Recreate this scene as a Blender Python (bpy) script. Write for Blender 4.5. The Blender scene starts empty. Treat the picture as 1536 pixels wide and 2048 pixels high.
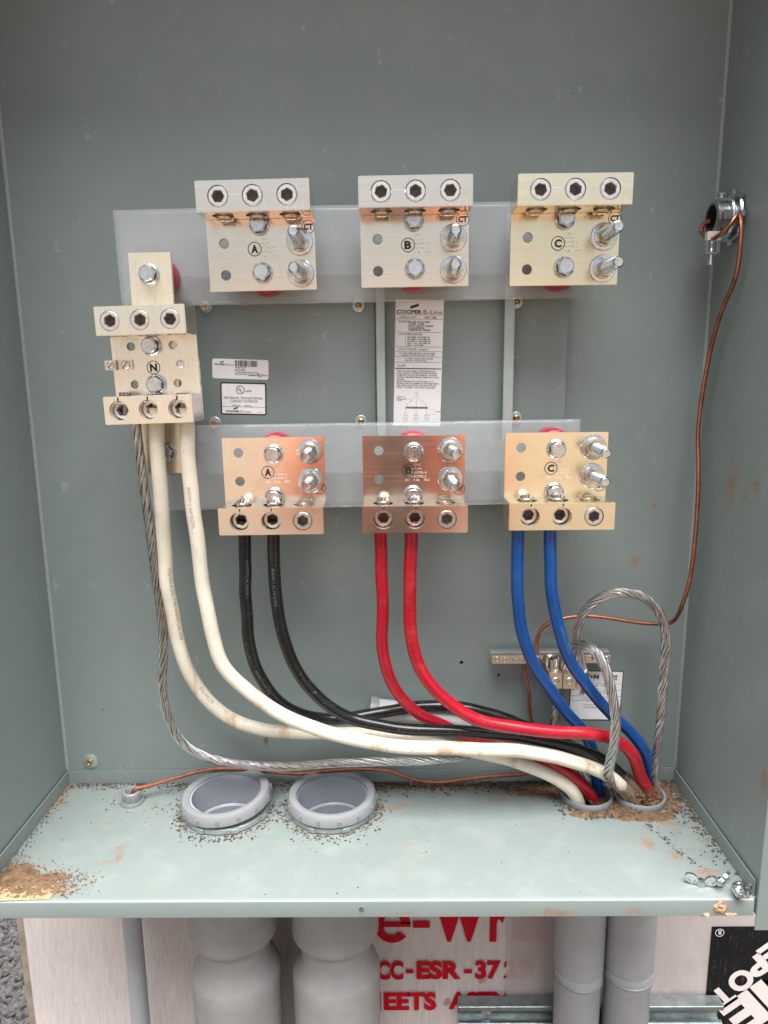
import bpy, bmesh, math, random
from mathutils import Vector, Matrix, Euler, noise as mnoise
random.seed(7)
PI = math.pi
S = bpy.context.scene
COL = S.collection
# ------------------------------------------------------------------ camera, sky, sun, exposure
CAMP = Vector((0.49126, -0.98906, 0.60792)); FPX = 1442.26
cam = bpy.data.cameras.new('camera'); camo = bpy.data.objects.new('camera', cam); COL.objects.link(camo)
camo.location = CAMP; camo.rotation_euler = Euler((1.37687, 0.01036, 0.00735), 'XYZ')
cam.sensor_fit = 'HORIZONTAL'; cam.sensor_width = 36; cam.lens = FPX / 1536 * 36
cam.clip_start = 0.01; cam.clip_end = 8000
S.camera = camo
CM = camo.rotation_euler.to_matrix()
SUN_EL, SUN_AZ = math.radians(75), math.radians(-8)      # azimuth measured from straight in front of the cabinet
w = bpy.data.worlds.new('World'); S.world = w; w.use_nodes = True
nt = w.node_tree; nt.nodes.clear()
sky = nt.nodes.new('ShaderNodeTexSky'); sky.sky_type = 'NISHITA'; sky.sun_disc = False
sky.sun_elevation = SUN_EL; sky.sun_rotation = PI + SUN_AZ; sky.air_density = 1.3; sky.dust_density = 4.0; sky.ozone_density = 1.0
hs = nt.nodes.new('ShaderNodeHueSaturation'); hs.inputs['Saturation'].default_value = 0.65   # overcast: nearly white sky
bg = nt.nodes.new('ShaderNodeBackground'); bg.inputs['Strength'].default_value = .08
wo = nt.nodes.new('ShaderNodeOutputWorld')
nt.links.new(sky.outputs[0], hs.inputs['Color']); nt.links.new(hs.outputs[0], bg.inputs['Color']); nt.links.new(bg.outputs[0], wo.inputs['Surface'])
sl = bpy.data.lights.new('sun', 'SUN'); sl.energy = 4.6; sl.angle = math.radians(54); sl.color = (1.0, 0.99, 0.975)
so = bpy.data.objects.new('sun', sl); COL.objects.link(so)
sd = Vector((math.sin(SUN_AZ) * math.cos(SUN_EL), math.cos(SUN_EL), -math.sin(SUN_EL)))
so.rotation_euler = sd.to_track_quat('-Z', 'Y').to_euler(); so.location = (0.5, -3, 4)
S.view_settings.view_transform = 'Standard'; S.view_settings.look = 'None'; S.view_settings.gamma = 1
S.view_settings.exposure = 1.15; S.view_settings.use_curve_mapping = False
S.cycles.max_bounces = 10; S.cycles.transparent_max_bounces = 12

# ------------------------------------------------------------------ measuring helpers
def hit(u, v, ax, val):
    d = CM @ Vector(((u - 768) / FPX, -(v - 1024) / FPX, -1)); t = (val - CAMP[ax]) / d[ax]
    return CAMP + d * t
def at(u, v, Y): return hit(u, v, 1, Y)
def atx(u, v, X): return hit(u, v, 0, X)
def atz(u, v, Z): return hit(u, v, 2, Z)
def V(*a): return Vector(a)

# ------------------------------------------------------------------ materials
def pos_node(t):
    return t.nodes.new('ShaderNodeNewGeometry').outputs['Position']
def noise_node(t, vec, scale, detail=4, rough=.6, stretch=None):
    if stretch:
        m = t.nodes.new('ShaderNodeMapping'); m.inputs['Scale'].default_value = stretch
        t.links.new(vec, m.inputs['Vector']); vec = m.outputs[0]
    n = t.nodes.new('ShaderNodeTexNoise'); n.inputs['Scale'].default_value = scale; n.inputs['Detail'].default_value = detail
    n.inputs['Roughness'].default_value = rough; t.links.new(vec, n.inputs['Vector']); return n.outputs['Fac']
def mrange(t, v, a, b, c=0., d=1.):
    m = t.nodes.new('ShaderNodeMapRange'); t.links.new(v, m.inputs[0])
    for i, x in zip((1, 2, 3, 4), (a, b, c, d)): m.inputs[i].default_value = x
    return m.outputs[0]
def mth(t, op, a, b=0.0):
    m = t.nodes.new('ShaderNodeMath'); m.operation = op
    for i, x in enumerate((a, b)):
        if isinstance(x, (int, float)): m.inputs[i].default_value = x
        else: t.links.new(x, m.inputs[i])
    return m.outputs[0]
def mixc(t, f, a, b):
    m = t.nodes.new('ShaderNodeMix'); m.data_type = 'RGBA'
    if isinstance(f, (int, float)): m.inputs[0].default_value = f
    else: t.links.new(f, m.inputs[0])
    for i, x in ((6, a), (7, b)):
        if isinstance(x, tuple): m.inputs[i].default_value = (*x[:3], 1)
        else: t.links.new(x, m.inputs[i])
    return m.outputs[2]
def blob(t, pos, c, r):
    """soft spot: 1 at c, 0 at radius r (r = three radii)"""
    s = t.nodes.new('ShaderNodeVectorMath'); s.operation = 'SUBTRACT'; t.links.new(pos, s.inputs[0]); s.inputs[1].default_value = c
    m = t.nodes.new('ShaderNodeVectorMath'); m.operation = 'MULTIPLY'; t.links.new(s.outputs[0], m.inputs[0])
    m.inputs[1].default_value = tuple(1 / x for x in r)
    l = t.nodes.new('ShaderNodeVectorMath'); l.operation = 'LENGTH'; t.links.new(m.outputs[0], l.inputs[0])
    return mrange(t, l.outputs['Value'], 1, 0)
def blobs(t, pos, lst):
    o = None
    for c, r in lst:
        b = blob(t, pos, c, r); o = b if o is None else mth(t, 'MAXIMUM', o, b)
    return o
def base_mat(name, col, rough=.5, metal=0., spec=.5):
    m = bpy.data.materials.new(name); m.use_nodes = True; t = m.node_tree
    b = t.nodes['Principled BSDF']; b.inputs['Base Color'].default_value = (*col, 1)
    b.inputs['Roughness'].default_value = rough; b.inputs['Metallic'].default_value = metal
    b.inputs['Specular IOR Level'].default_value = spec
    return m, t, b
def bump(t, b, h, strength, dist=.001):
    n = t.nodes.new('ShaderNodeBump'); n.inputs['Strength'].default_value = strength; n.inputs['Distance'].default_value = dist
    t.links.new(h, n.inputs['Height']); t.links.new(n.outputs[0], b.inputs['Normal'])

def m_simple(name, col, rough=.5, metal=0., var=.12, scale=60, bmp=.0, spec=.5):
    m, t, b = base_mat(name, col, rough, metal, spec); p = pos_node(t)
    n = noise_node(t, p, scale)
    t.links.new(mixc(t, mrange(t, n, .3, .7), tuple(c * (1 - var) for c in col), tuple(min(1, c * (1 + var)) for c in col)), b.inputs['Base Color'])
    t.links.new(mrange(t, noise_node(t, p, scale * 2.3), .3, .7, max(.02, rough - .08), rough + .08), b.inputs['Roughness'])
    if bmp: bump(t, b, n, bmp)
    return m

GRAY = (0.207, 0.247, 0.238)
DIRT = (0.20, 0.115, 0.065)
def m_paint(name, spots=(), dust=0., scratches=0.):
    m, t, b = base_mat(name, GRAY, .36, 0, .5); p = pos_node(t)
    big = noise_node(t, p, 7, 3)
    col = mixc(t, mrange(t, big, .3, .7), tuple(c * .97 for c in GRAY), tuple(c * 1.03 for c in GRAY))
    if spots:
        fine = noise_node(t, p, 260, 6, .8); mid_ = noise_node(t, p, 45, 4, .7)
        s = blobs(t, p, spots)
        q = mth(t, 'ADD', mth(t, 'MULTIPLY', mth(t, 'SUBTRACT', fine, .5), .9), mth(t, 'MULTIPLY', mth(t, 'SUBTRACT', mid_, .5), 1.0))
        k = mrange(t, mth(t, 'ADD', mth(t, 'MULTIPLY', s, .55), q), .27, .50)
        dcol = mixc(t, noise_node(t, p, 150, 4), (0.13, 0.08, 0.05), (0.38, 0.265, 0.185))
        col = mixc(t, mth(t, 'MULTIPLY', k, .85), col, dcol)
    if dust:
        d = mrange(t, noise_node(t, p, 18, 6, .7), .50, .78, 0, dust)
        col = mixc(t, d, col, (0.50, 0.47, 0.42))
        sm_ = mrange(t, noise_node(t, p, 11, 7, .8, (1.0, 2.2, 1.0)), .54, .74, 0, min(1., dust * 2.2)); col = mixc(t, sm_, col, (.36, .285, .215))
        sp = mrange(t, noise_node(t, p, 420, 2, .5), .76, .80)
        col = mixc(t, mth(t, 'MULTIPLY', sp, .7), col, (0.16, 0.11, 0.08))
    if scratches:
        sc = mrange(t, noise_node(t, p, 40, 6, .75, (1.0, 6.0, .7)), .62, .66, 0, scratches)
        col = mixc(t, sc, col, (0.5, 0.55, 0.54))
    t.links.new(col, b.inputs['Base Color'])
    t.links.new(mrange(t, noise_node(t, p, 25, 4), .3, .7, .30, .44), b.inputs['Roughness'])
    bump(t, b, noise_node(t, p, 500, 2), .05, .0006)
    return m

def m_alu(name, col, rough=.3, brush=(1.1, 20, 190), metal=.8, aniso=.45, arot=.25):
    m, t, b = base_mat(name, col, rough, metal); tc = t.nodes.new('ShaderNodeTexCoord'); p = tc.outputs['Object']
    g = noise_node(t, p, 6, 6, .7, brush); g2 = noise_node(t, p, 6, 3, .6, tuple(x * (.25 if x > 20 else .6) for x in brush))
    blot = noise_node(t, p, 35, 4); st = mth(t, 'ADD', mth(t, 'MULTIPLY', g, .6), mth(t, 'MULTIPLY', g2, .4))
    c2 = mixc(t, mrange(t, st, .36, .64), tuple(c * .94 for c in col), tuple(min(1, c * 1.03) for c in col))
    c2 = mixc(t, mrange(t, blot, .52, .8, 0, .28), c2, (col[0] * .72, col[1] * .66, col[2] * .58))
    ds = mrange(t, noise_node(t, p, 300, 3, .6), .68, .72, 0, .6); c2 = mixc(t, ds, c2, (.25, .20, .16))
    for k_, (sx1, sz1) in enumerate(((60, 2.0), (3.0, 70))):      # handling scratches
        sc = mrange(t, noise_node(t, p, 7 + k_, 2, .5, (sx1, 1, sz1)), .70, .73, 0, .5); c2 = mixc(t, sc, c2, (.95, .93, .9))
    t.links.new(c2, b.inputs['Base Color'])
    t.links.new(mrange(t, mth(t, 'ADD', mth(t, 'MULTIPLY', st, .6), mth(t, 'MULTIPLY', blot, .4)), .3, .7, rough - .07, rough + .12), b.inputs['Roughness'])
    bump(t, b, st, .16, .0003)
    if aniso:
        tg = t.nodes.new('ShaderNodeTangent'); tg.direction_type = 'RADIAL'; tg.axis = 'Z'; t.links.new(tg.outputs[0], b.inputs['Tangent'])
        b.inputs['Anisotropic'].default_value = aniso; b.inputs['Anisotropic Rotation'].default_value = arot
    return m

def m_cable(name, col, dustcol, dust=.35, mud=True, streak=None, rough=.3):
    m, t, b = base_mat(name, col, rough, 0, .5); p = pos_node(t)
    n = noise_node(t, p, 45, 5, .7)
    c = mixc(t, mrange(t, noise_node(t, p, 12, 3), .3, .7), tuple(x * .86 for x in col), tuple(min(1, x * 1.12) for x in col))
    c = mixc(t, mrange(t, n, .52, .76, 0, dust), c, dustcol)
    sp = mrange(t, noise_node(t, p, 260, 3, .6), .66, .71, 0, .7); c = mixc(t, sp, c, dustcol)
    if streak:
        s = mrange(t, noise_node(t, p, 30, 4, .6, (1.0, 1.0, .09)), .56, .66, 0, .7); c = mixc(t, s, c, streak)
    k = None
    if mud:
        s = blobs(t, p, [((.845, -.05, -.005), (.062, .062, .062)), ((.768, -.05, -.01), (.05, .05, .035))] + ([((.826, -.066, .022), (.062, .06, .055))] if mud == 2 else []))
        k = mrange(t, mth(t, 'ADD', s, mth(t, 'MULTIPLY', mth(t, 'SUBTRACT', noise_node(t, p, 70, 5, .75), .5), 1.3)), .42, .62, 0, .93)
        c = mixc(t, k, c, mixc(t, noise_node(t, p, 150, 4), (.05, .033, .022), (.24, .16, .10)))
        t.links.new(mixc(t, k, (rough, rough, rough), (.85, .85, .85)), b.inputs['Roughness'])
    t.links.new(c, b.inputs['Base Color'])
    bump(t, b, n, .12, .0012)
    return m

M = {}
M['paint'] = m_paint('enclosure_paint', (), .05, .2)
M['paint_back'] = m_paint('enclosure_paint_back', [(at(1130, 955, 0), (.012, .02, .02)), (at(1308, 1012, 0), (.012, .02, .012)), (at(1120, 1560, 0), (.3, .03, .012)), (at(500, 1175, 0), (.012, .02, .004)), (at(1210, 1400, 0), (.02, .02, .02)), (at(1270, 1120, 0), (.014, .02, .02))], 0.07, .25)
M['paint_right'] = m_paint('enclosure_paint_side', [(atx(1460, 972, .914), (.03, .040, .050)), (atx(1512, 968, .914), (.03, .026, .034)),
                            (atx(1488, 995, .914), (.03, .026, .024)), (atx(1472, 938, .914), (.03, .018, .018)), (atx(1528, 1560, .914), (.02, .02, .03)), (atx(1420, 1150, .914), (.02, .01, .02))], .08, .3)
fl = []
for u, v, a, bb in ((240, 1715, .012, .03), (235, 1700, .014, .02), (222, 1648, .012, .014), (1000, 1600, .05, .016), (215, 1725, .03, .012), (1300, 1690, .02, .035), (1350, 1712, .03, .02),
                    (1190, 1590, .11, .075), (1290, 1600, .085, .08), (1420, 1745, .05, .02), (455, 1640, .1, .055), (665, 1645, .1, .055), (60, 1770, .13, .06), (20, 1745, .06, .05), (310, 1608, .02, .012),
                    (900, 1575, .45, .03), (1100, 1580, .2, .03), (1330, 1640, .03, .05), (760, 1615, .1, .02), (20, 1700, .02, .1), (120, 1600, .03, .08), (1400, 1830, .04, .03)):
    q = atz(u, v, 0); fl.append((q, (a, bb, .03)))
M['paint_floor'] = m_paint('enclosure_paint_floor', fl, .20, .22)
M['paint_flange'] = m_paint('enclosure_paint_flange', [(at(1440, 1818, -.25), (.022, .03, .03)), (at(1270, 1822, -.25), (.03, .02, .014)), (at(1110, 1826, -.25), (.05, .02, .012)), (at(800, 1828, -.25), (.03, .02, .008))], .05)
M['seam'] = m_simple('bend_highlight', (0.26, 0.30, 0.285), .3, var=.05)  # bends paler than the panels: corner highlight put into the colour
M['galv_dark'] = m_simple('weathered_galvanised', (.30, .34, .34), .38, .8, .2, 70)
M['lip'] = m_simple('lit_lip_paint', (.36, .40, .385), .4, .1, .06)  # frame paint lightened: the forward lips' stronger light is in the colour
M['galv'] = m_simple('galvanised', (.55, .58, .57), .42, .85, .12, 90)
M['zinc'] = m_simple('zinc_plate', (.62, .64, .66), .28, 1.0, .12, 120)
M['zincdark'] = m_simple('zinc_dark', (.35, .36, .37), .4, 1.0, .2, 120)
M['brass'] = m_simple('yellow_zinc', (.55, .36, .14), .35, 1.0, .15, 150)
M['alu'] = m_alu('tin_plated_alu', (.80, .695, .595), .15, metal=.95, aniso=.25)
M['alu_gold'] = m_alu('tin_plated_alu_gold', (.84, .735, .54), .19, metal=.93, aniso=.4)
M['alu_n'] = m_alu('tin_plated_alu_neutral', (.85, .79, .70), .22, (180, 20, 1.0), metal=.92)
M['alu_bar'] = m_alu('tin_plated_alu_bar', (.78, .71, .56), .28, (180, 20, 1.0))
M['screw'] = m_simple('set_screw_metal', (.74, .72, .70), .33, 1.0, .12, 200)
M['strand'] = m_simple('bare_aluminium', (.52, .51, .50), .36, 1.0, .18, 120)
M['strand_dull'] = m_simple('weathered_aluminium', (.36, .33, .32), .45, 1.0, .22, 160)
M['copper'] = m_simple('copper', (.40, .155, .10), .40, 1.0, .3, 70)
M['ink'] = m_simple('black_ink', (.02, .018, .018), .5, 0, .1)
M['stamp'] = m_simple('stamped_edge', (.78, .72, .63), .6, .0, .05)
M['red_ins'] = m_simple('red_insulator', (.42, .012, .03), .32, 0, .1)
M['white_c'] = m_cable('white_cable', (.72, .66, .54), (.36, .27, .19), .32, 2, (.46, .25, .12), .42)
M['black_c'] = m_cable('black_cable', (.008, .009, .009), (.16, .15, .14), .10, 2, None, .22)
M['red_c'] = m_cable('red_cable', (.40, .004, .017), (.33, .10, .09), .4, True, None, .28)
M['blue_c'] = m_cable('blue_cable', (.004, .062, .25), (.06, .12, .28), .4, True, None, .28)
m, t, b = base_mat('copper_mud', (.62, .26, .16), .34, 1)
def strand_mud(name, col):
    m, t, b = base_mat(name, col, .36, 1.0); p = pos_node(t)
    c = mixc(t, mrange(t, noise_node(t, p, 120), .3, .7), tuple(x * .8 for x in col), tuple(min(1, x * 1.15) for x in col))
    s = blobs(t, p, [((.845, -.05, -.01), (.075, .075, .085))])
    k = mrange(t, mth(t, 'ADD', s, mth(t, 'MULTIPLY', mth(t, 'SUBTRACT', noise_node(t, p, 60, 4), .5), .9)), .35, .6, 0, .9)
    t.links.new(mixc(t, k, c, (.22, .135, .075)), b.inputs['Base Color'])
    mm = t.nodes.new('ShaderNodeMath'); mm.operation = 'SUBTRACT'; mm.inputs[0].default_value = 1; t.links.new(k, mm.inputs[1]); t.links.new(mm.outputs[0], b.inputs['Metallic'])
    t.links.new(mrange(t, k, 0, 1, .36, .85), b.inputs['Roughness'])
    return m
M['strand_m'] = strand_mud('bare_aluminium_muddy', (.60, .59, .575))
M['label'] = m_simple('label_white', (.92, .90, .895), .45, 0, .02)
M['pvc'] = m_simple('grey_pvc', (.40, .42, .44), .42, 0, .05, 25)
M['pvc_bush'] = m_simple('pale_pvc', (.235, .242, .25), .36, 0, .03, 25)
M['pvc_in'] = m_simple('pvc_inside', (.36, .38, .42), .4, 0, .03, 20)
M['zinc_lock'] = m_simple('zinc_locknut', (.48, .53, .52), .4, .7, .12, 60)
def m_pvcold():
    m, t, b = base_mat('weathered_pvc', (.42, .42, .41), .6); p = pos_node(t)
    c = mixc(t, mrange(t, noise_node(t, p, 14, 5, .7), .3, .7), (.30, .30, .295), (.40, .39, .375))
    c = mixc(t, mrange(t, noise_node(t, p, 30, 6, .75, (1, 1, .35)), .52, .76, 0, .45), c, (.33, .28, .235))
    c = mixc(t, mrange(t, noise_node(t, p, 200, 3, .6), .68, .72, 0, .6), c, (.22, .18, .15))
    t.links.new(c, b.inputs['Base Color']); bump(t, b, noise_node(t, p, 90, 4), .1, .001); return m
M['pvc_old'] = m_pvcold()
def m_wrap():
    m, t, b = base_mat('house_wrap', (.70, .62, .60), .55); p = pos_node(t)
    g = noise_node(t, p, 9, 7, .75, (30, 1, 2.4))
    c = mixc(t, mrange(t, g, .38, .62), (.56, .495, .475), (.67, .61, .59))
    c = mixc(t, mrange(t, noise_node(t, p, 25, 5, .7, (1, 1, .5)), .56, .8, 0, .5), c, (.47, .38, .34))
    c = mixc(t, mrange(t, noise_node(t, p, 230, 3), .69, .73, 0, .7), c, (.25, .17, .13))
    sp = blobs(t, p, [(at(1383, 1845, .01), (.012, .05, .03)), (at(1385, 1940, .01), (.012, .05, .014)), (at(1325, 1985, .01), (.016, .05, .02)), (at(1352, 1990, .01), (.012, .05, .014)), (at(1310, 1965, .01), (.012, .05, .014)), (at(1100, 1990, .01), (.016, .05, .014)), (at(1050, 1925, .01), (.012, .05, .02)), (at(895, 2012, .01), (.01, .05, .016)), (at(965, 1965, .01), (.016, .05, .016))])
    k = mrange(t, mth(t, 'ADD', mth(t, 'MULTIPLY', sp, .7), mth(t, 'SUBTRACT', noise_node(t, p, 110, 5, .7), .5)), .2, .42, 0, .85)
    c = mixc(t, k, c, (.40, .24, .14))
    t.links.new(c, b.inputs['Base Color']); bump(t, b, g, .25, .002); return m
M['wrap'] = m_wrap()
def m_film(name, col, a, rough=.25):
    m, t, b = base_mat(name, col, rough); p = pos_node(t)
    tr = t.nodes.new('ShaderNodeBsdfTransparent'); mx = t.nodes.new('ShaderNodeMixShader')
    t.links.new(mrange(t, noise_node(t, p, 9, 4, .6), .3, .7, a - .05, a + .06), mx.inputs[0])
    t.links.new(tr.outputs[0], mx.inputs[1]); t.links.new(b.outputs[0], mx.inputs[2])
    t.links.new(mx.outputs[0], t.nodes['Material Output'].inputs['Surface'])
    bump(t, b, noise_node(t, p, 13, 4, .55, (1.4, 1, .45)), .9, .006)
    return m
M['film'] = m_film('milky_plastic', (.62, .65, .66), .28, .11)
M['film_wrap'] = m_film('dusty_wrap_film', (.60, .535, .515), .66, .5)
def m_print(name, col, wear):
    m, t, b = base_mat(name, col, .6, 0, .12); p = pos_node(t)
    t.links.new(mixc(t, mrange(t, noise_node(t, p, 90, 6, .75, (3, 1, .6)), .56, .72, 0, wear), col, (.62, .5, .47)), b.inputs['Base Color']); return m
M['red_print'] = m_print('red_wrap_print', (.52, .004, .016), .08)
M['black_print'] = m_print('black_wrap_print', (.010, .010, .011), .12)
M['white_print'] = m_print('white_wrap_print', (.72, .65, .63), .5)
def m_soil(name, a, b2, sc):
    m, t, b = base_mat(name, a, .95, 0, .15); p = pos_node(t)
    t.links.new(mixc(t, mrange(t, noise_node(t, p, sc, 6, .7), .3, .7), a, b2), b.inputs['Base Color']); bump(t, b, noise_node(t, p, sc * 3, 5), .5, .002); return m
M['soil'] = m_soil('brown_soil', (.09, .055, .033), (.25, .16, .095), 60)
M['crumb'] = m_soil('dark_crumbs', (.035, .025, .02), (.17, .12, .085), 90)
M['clay'] = m_soil('pale_clay', (.36, .21, .13), (.55, .37, .26), 90)
m, t, b = base_mat('bare_ground', (.2, .17, .14), .95, 0, .1); p = pos_node(t)
sx_ = t.nodes.new('ShaderNodeSeparateXYZ'); t.links.new(p, sx_.inputs[0]); far = mrange(t, sx_.outputs[1], -3.0, -5.0); nn = noise_node(t, p, 3, 6, .7)
t.links.new(mixc(t, far, mixc(t, nn, (.075, .062, .05), (.13, .108, .085)), mixc(t, nn, (.28, .225, .17), (.38, .31, .235))), b.inputs['Base Color'])   # near soil darkened against bounce light, added bank paler to reflect in lugs
M['ground'] = m
M['stone'] = m_soil('grey_stone', (.035, .035, .035), (.13, .125, .12), 60)
M['wood'] = m_simple('weathered_wood', (.30, .25, .20), .75, 0, .25, 40)
M['tan'] = m_simple('tan_scrap', (.50, .34, .19), .35, .1, .2, 60)
M['dark'] = m_simple('recess_shade', (.16, .13, .11), .6, .5, .2)  # dark tint standing in for shade in sockets, slots and strand gaps

# ------------------------------------------------------------------ object helpers
def link(name, me, mats, parent=None, smooth=True, angle=35):
    o = bpy.data.objects.new(name, me); COL.objects.link(o)
    if mats is not None:
        me.materials.clear()
        for mm in (mats if isinstance(mats, (list, tuple)) else [mats]): me.materials.append(mm)
    if parent is not None: o.parent = parent
    return o
def mesh(bm, smooth=True, angle=35):
    bmesh.ops.recalc_face_normals(bm, faces=bm.faces)
    if smooth:
        a = math.radians(angle)
        for f in bm.faces: f.smooth = True
        for e in bm.edges:
            if len(e.link_faces) == 2 and e.calc_face_angle(0) > a: e.smooth = False
    me = bpy.data.meshes.new('m'); bm.to_mesh(me); bm.free(); return me
def obj(name, bm, mats, parent=None, smooth=True): return link(name, mesh(bm, smooth), mats, parent)
def tag(o, label=None, cat=None, group=None, kind=None):
    if label: o['label'] = label
    if cat: o['category'] = cat
    if group: o['group'] = group
    if kind: o['kind'] = kind
    return o
def thing(name, label, cat, loc=(0, 0, 0), rot=(0, 0, 0), group=None):
    o = bpy.data.objects.new(name, None); COL.objects.link(o); o.location = loc; o.rotation_euler = rot; o.empty_display_size = .02
    return tag(o, label, cat, group)
def box(bm, a, b, bev=0., mi=0):
    x0, y0, z0 = (min(p, q) for p, q in zip(a, b)); x1, y1, z1 = (max(p, q) for p, q in zip(a, b))
    r = bmesh.ops.create_cube(bm, size=1)
    bmesh.ops.transform(bm, matrix=Matrix.Translation(((x0 + x1) / 2, (y0 + y1) / 2, (z0 + z1) / 2)) @ Matrix.Diagonal((x1 - x0, y1 - y0, z1 - z0, 1)), verts=r['verts'])
    if bev:
        es = list({e for v in r['verts'] for e in v.link_edges})
        bmesh.ops.bevel(bm, geom=es, offset=bev, segments=2, affect='EDGES')
    return r['verts']
def frame(d):
    d = d.normalized(); a = V(0, 0, 1) if abs(d.z) < .9 else V(0, 1, 0)
    n = d.cross(a).normalized(); return n, d.cross(n)
def lathe(bm, prof, o=(0, 0, 0), ax=(0, 0, 1), n=32, squash=None, close=False):
    """revolve (radius, height) pairs about ax through o"""
    o = Vector(o); ax = Vector(ax).normalized(); N, B = frame(ax); rings = []
    for r, h in prof:
        if r < 1e-6: rings.append([bm.verts.new(o + ax * h)])
        else: rings.append([bm.verts.new(o + ax * h + (N * math.cos(2 * PI * k / n) + B * math.sin(2 * PI * k / n)) * r) for k in range(n)])
    pr = list(zip(rings, rings[1:]))
    if close: pr.append((rings[-1], rings[0]))
    for a, b in pr:
        for k in range(n):
            k2 = (k + 1) % n
            try:
                if len(a) == 1: bm.faces.new((a[0], b[k], b[k2]))
                elif len(b) == 1: bm.faces.new((a[k], a[k2], b[0]))
                else: bm.faces.new((a[k], a[k2], b[k2], b[k]))
            except ValueError: pass
def cyl(bm, a, b, r, n=24, r2=None):
    a = Vector(a); b = Vector(b); L = (b - a).length
    lathe(bm, [(0, 0), (r, 0), (r if r2 is None else r2, L), (0, L)], a, b - a, n)
def prism(bm, poly, o, ax, h):
    """extrude a list of points along ax"""
    ax = Vector(ax).normalized() * h
    b = [bm.verts.new(p) for p in poly]; t_ = [bm.verts.new(Vector(p) + ax) for p in poly]; k = len(poly)
    bm.faces.new(b[::-1]); bm.faces.new(t_)
    for i in range(k): bm.faces.new((b[i], b[(i + 1) % k], t_[(i + 1) % k], t_[i]))
def hexpts(c, ax, r, ph=0.):
    c = Vector(c); N, B = frame(Vector(ax)); return [c + (N * math.cos(ph + PI / 3 * k) + B * math.sin(ph + PI / 3 * k)) * r for k in range(6)]
def spline(pts, step=.006):
    P = [Vector(p) for p in pts]; P = [P[0] * 2 - P[1]] + P + [P[-1] * 2 - P[-2]]; out = []
    for i in range(1, len(P) - 2):
        p0, p1, p2, p3 = P[i - 1:i + 3]; n = max(2, int((p2 - p1).length / step))
        # centripetal Catmull-Rom
        t0 = 0; t1 = t0 + max(1e-5, (p1 - p0).length) ** .5; t2 = t1 + max(1e-5, (p2 - p1).length) ** .5; t3 = t2 + max(1e-5, (p3 - p2).length) ** .5
        for k in range(n):
            t_ = t1 + (t2 - t1) * k / n
            A1 = p0 * ((t1 - t_) / (t1 - t0)) + p1 * ((t_ - t0) / (t1 - t0)); A2 = p1 * ((t2 - t_) / (t2 - t1)) + p2 * ((t_ - t1) / (t2 - t1)); A3 = p2 * ((t3 - t_) / (t3 - t2)) + p3 * ((t_ - t2) / (t3 - t2))
            B1 = A1 * ((t2 - t_) / (t2 - t0)) + A2 * ((t_ - t0) / (t2 - t0)); B2 = A2 * ((t3 - t_) / (t3 - t1)) + A3 * ((t_ - t1) / (t3 - t1))
            out.append(B1 * ((t2 - t_) / (t2 - t1)) + B2 * ((t_ - t1) / (t2 - t1)))
    out.append(P[-2]); return out
def frames(path):
    T = []
    for i in range(len(path)):
        a = path[max(0, i - 1)]; b = path[min(len(path) - 1, i + 1)]; T.append((b - a).normalized())
    N, _ = frame(T[0]); fr = []; s = 0.
    for i, t_ in enumerate(T):
        N = (N - t_ * N.dot(t_)).normalized()
        if i: s += (path[i] - path[i - 1]).length
        fr.append((path[i], t_, N, t_.cross(N), s))
    return fr
def tube(bm, path, r, n=14, cap=True, off=None):
    rings = []
    for (p, t_, N, B, s) in frames(path):
        rings.append([bm.verts.new(p + (N * math.cos(2 * PI * k / n) + B * math.sin(2 * PI * k / n)) * r) for k in range(n)])
    for a, b in zip(rings, rings[1:]):
        for k in range(n): bm.faces.new((a[k], a[(k + 1) % n], b[(k + 1) % n], b[k]))
    if cap: bm.faces.new(rings[0][::-1]); bm.faces.new(rings[-1])
def strands(bm, path, R, k=9, pitch=.09, n=6, hand=1):
    bm.faces.ensure_lookup_table()
    rs = R * math.sin(PI / k) / (1 + math.sin(PI / k)) * .93; fr = frames(path)
    for j in range(k):
        pp = []
        jit = random.uniform(-.12, .12)
        for (p, t_, N, B, s) in fr:
            a = 2 * PI * j / k + jit + hand * 2 * PI * s / pitch + .55 * mnoise.noise(V(s * 28, j * 3.1, R * 900)) + .5 * mnoise.noise(V(s * 7, .3, R * 700))
            pp.append(p + (N * math.cos(a) + B * math.sin(a)) * (R - rs) * (1 + .06 * mnoise.noise(V(s * 40, j * 5.3, 1))))
        tube(bm, pp, rs, n)
    tube(bm, path, R - rs * 1.75, 8)
    bm.faces.ensure_lookup_table()
    for f in bm.faces[-(8 * (len(path) - 1) + 2):]: f.material_index = 1  # core takes the dark tint, so gaps between strands look shaded
def boolean(me, cutters):
    o = bpy.data.objects.new('tmp', me); COL.objects.link(o); cs = []
    for cb in cutters:
        cm = mesh(cb, False); c = bpy.data.objects.new('tmpc', cm); COL.objects.link(c); cs.append(c)
        md = o.modifiers.new('b', 'BOOLEAN'); md.operation = 'DIFFERENCE'; md.solver = 'EXACT'; md.object = c
    dg = bpy.context.evaluated_depsgraph_get(); dg.update()
    r = bpy.data.meshes.new_from_object(o.evaluated_get(dg))
    for x in [o] + cs: bpy.data.objects.remove(x)
    for p in r.polygons: p.use_smooth = False
    return r
_tc = {}
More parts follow.
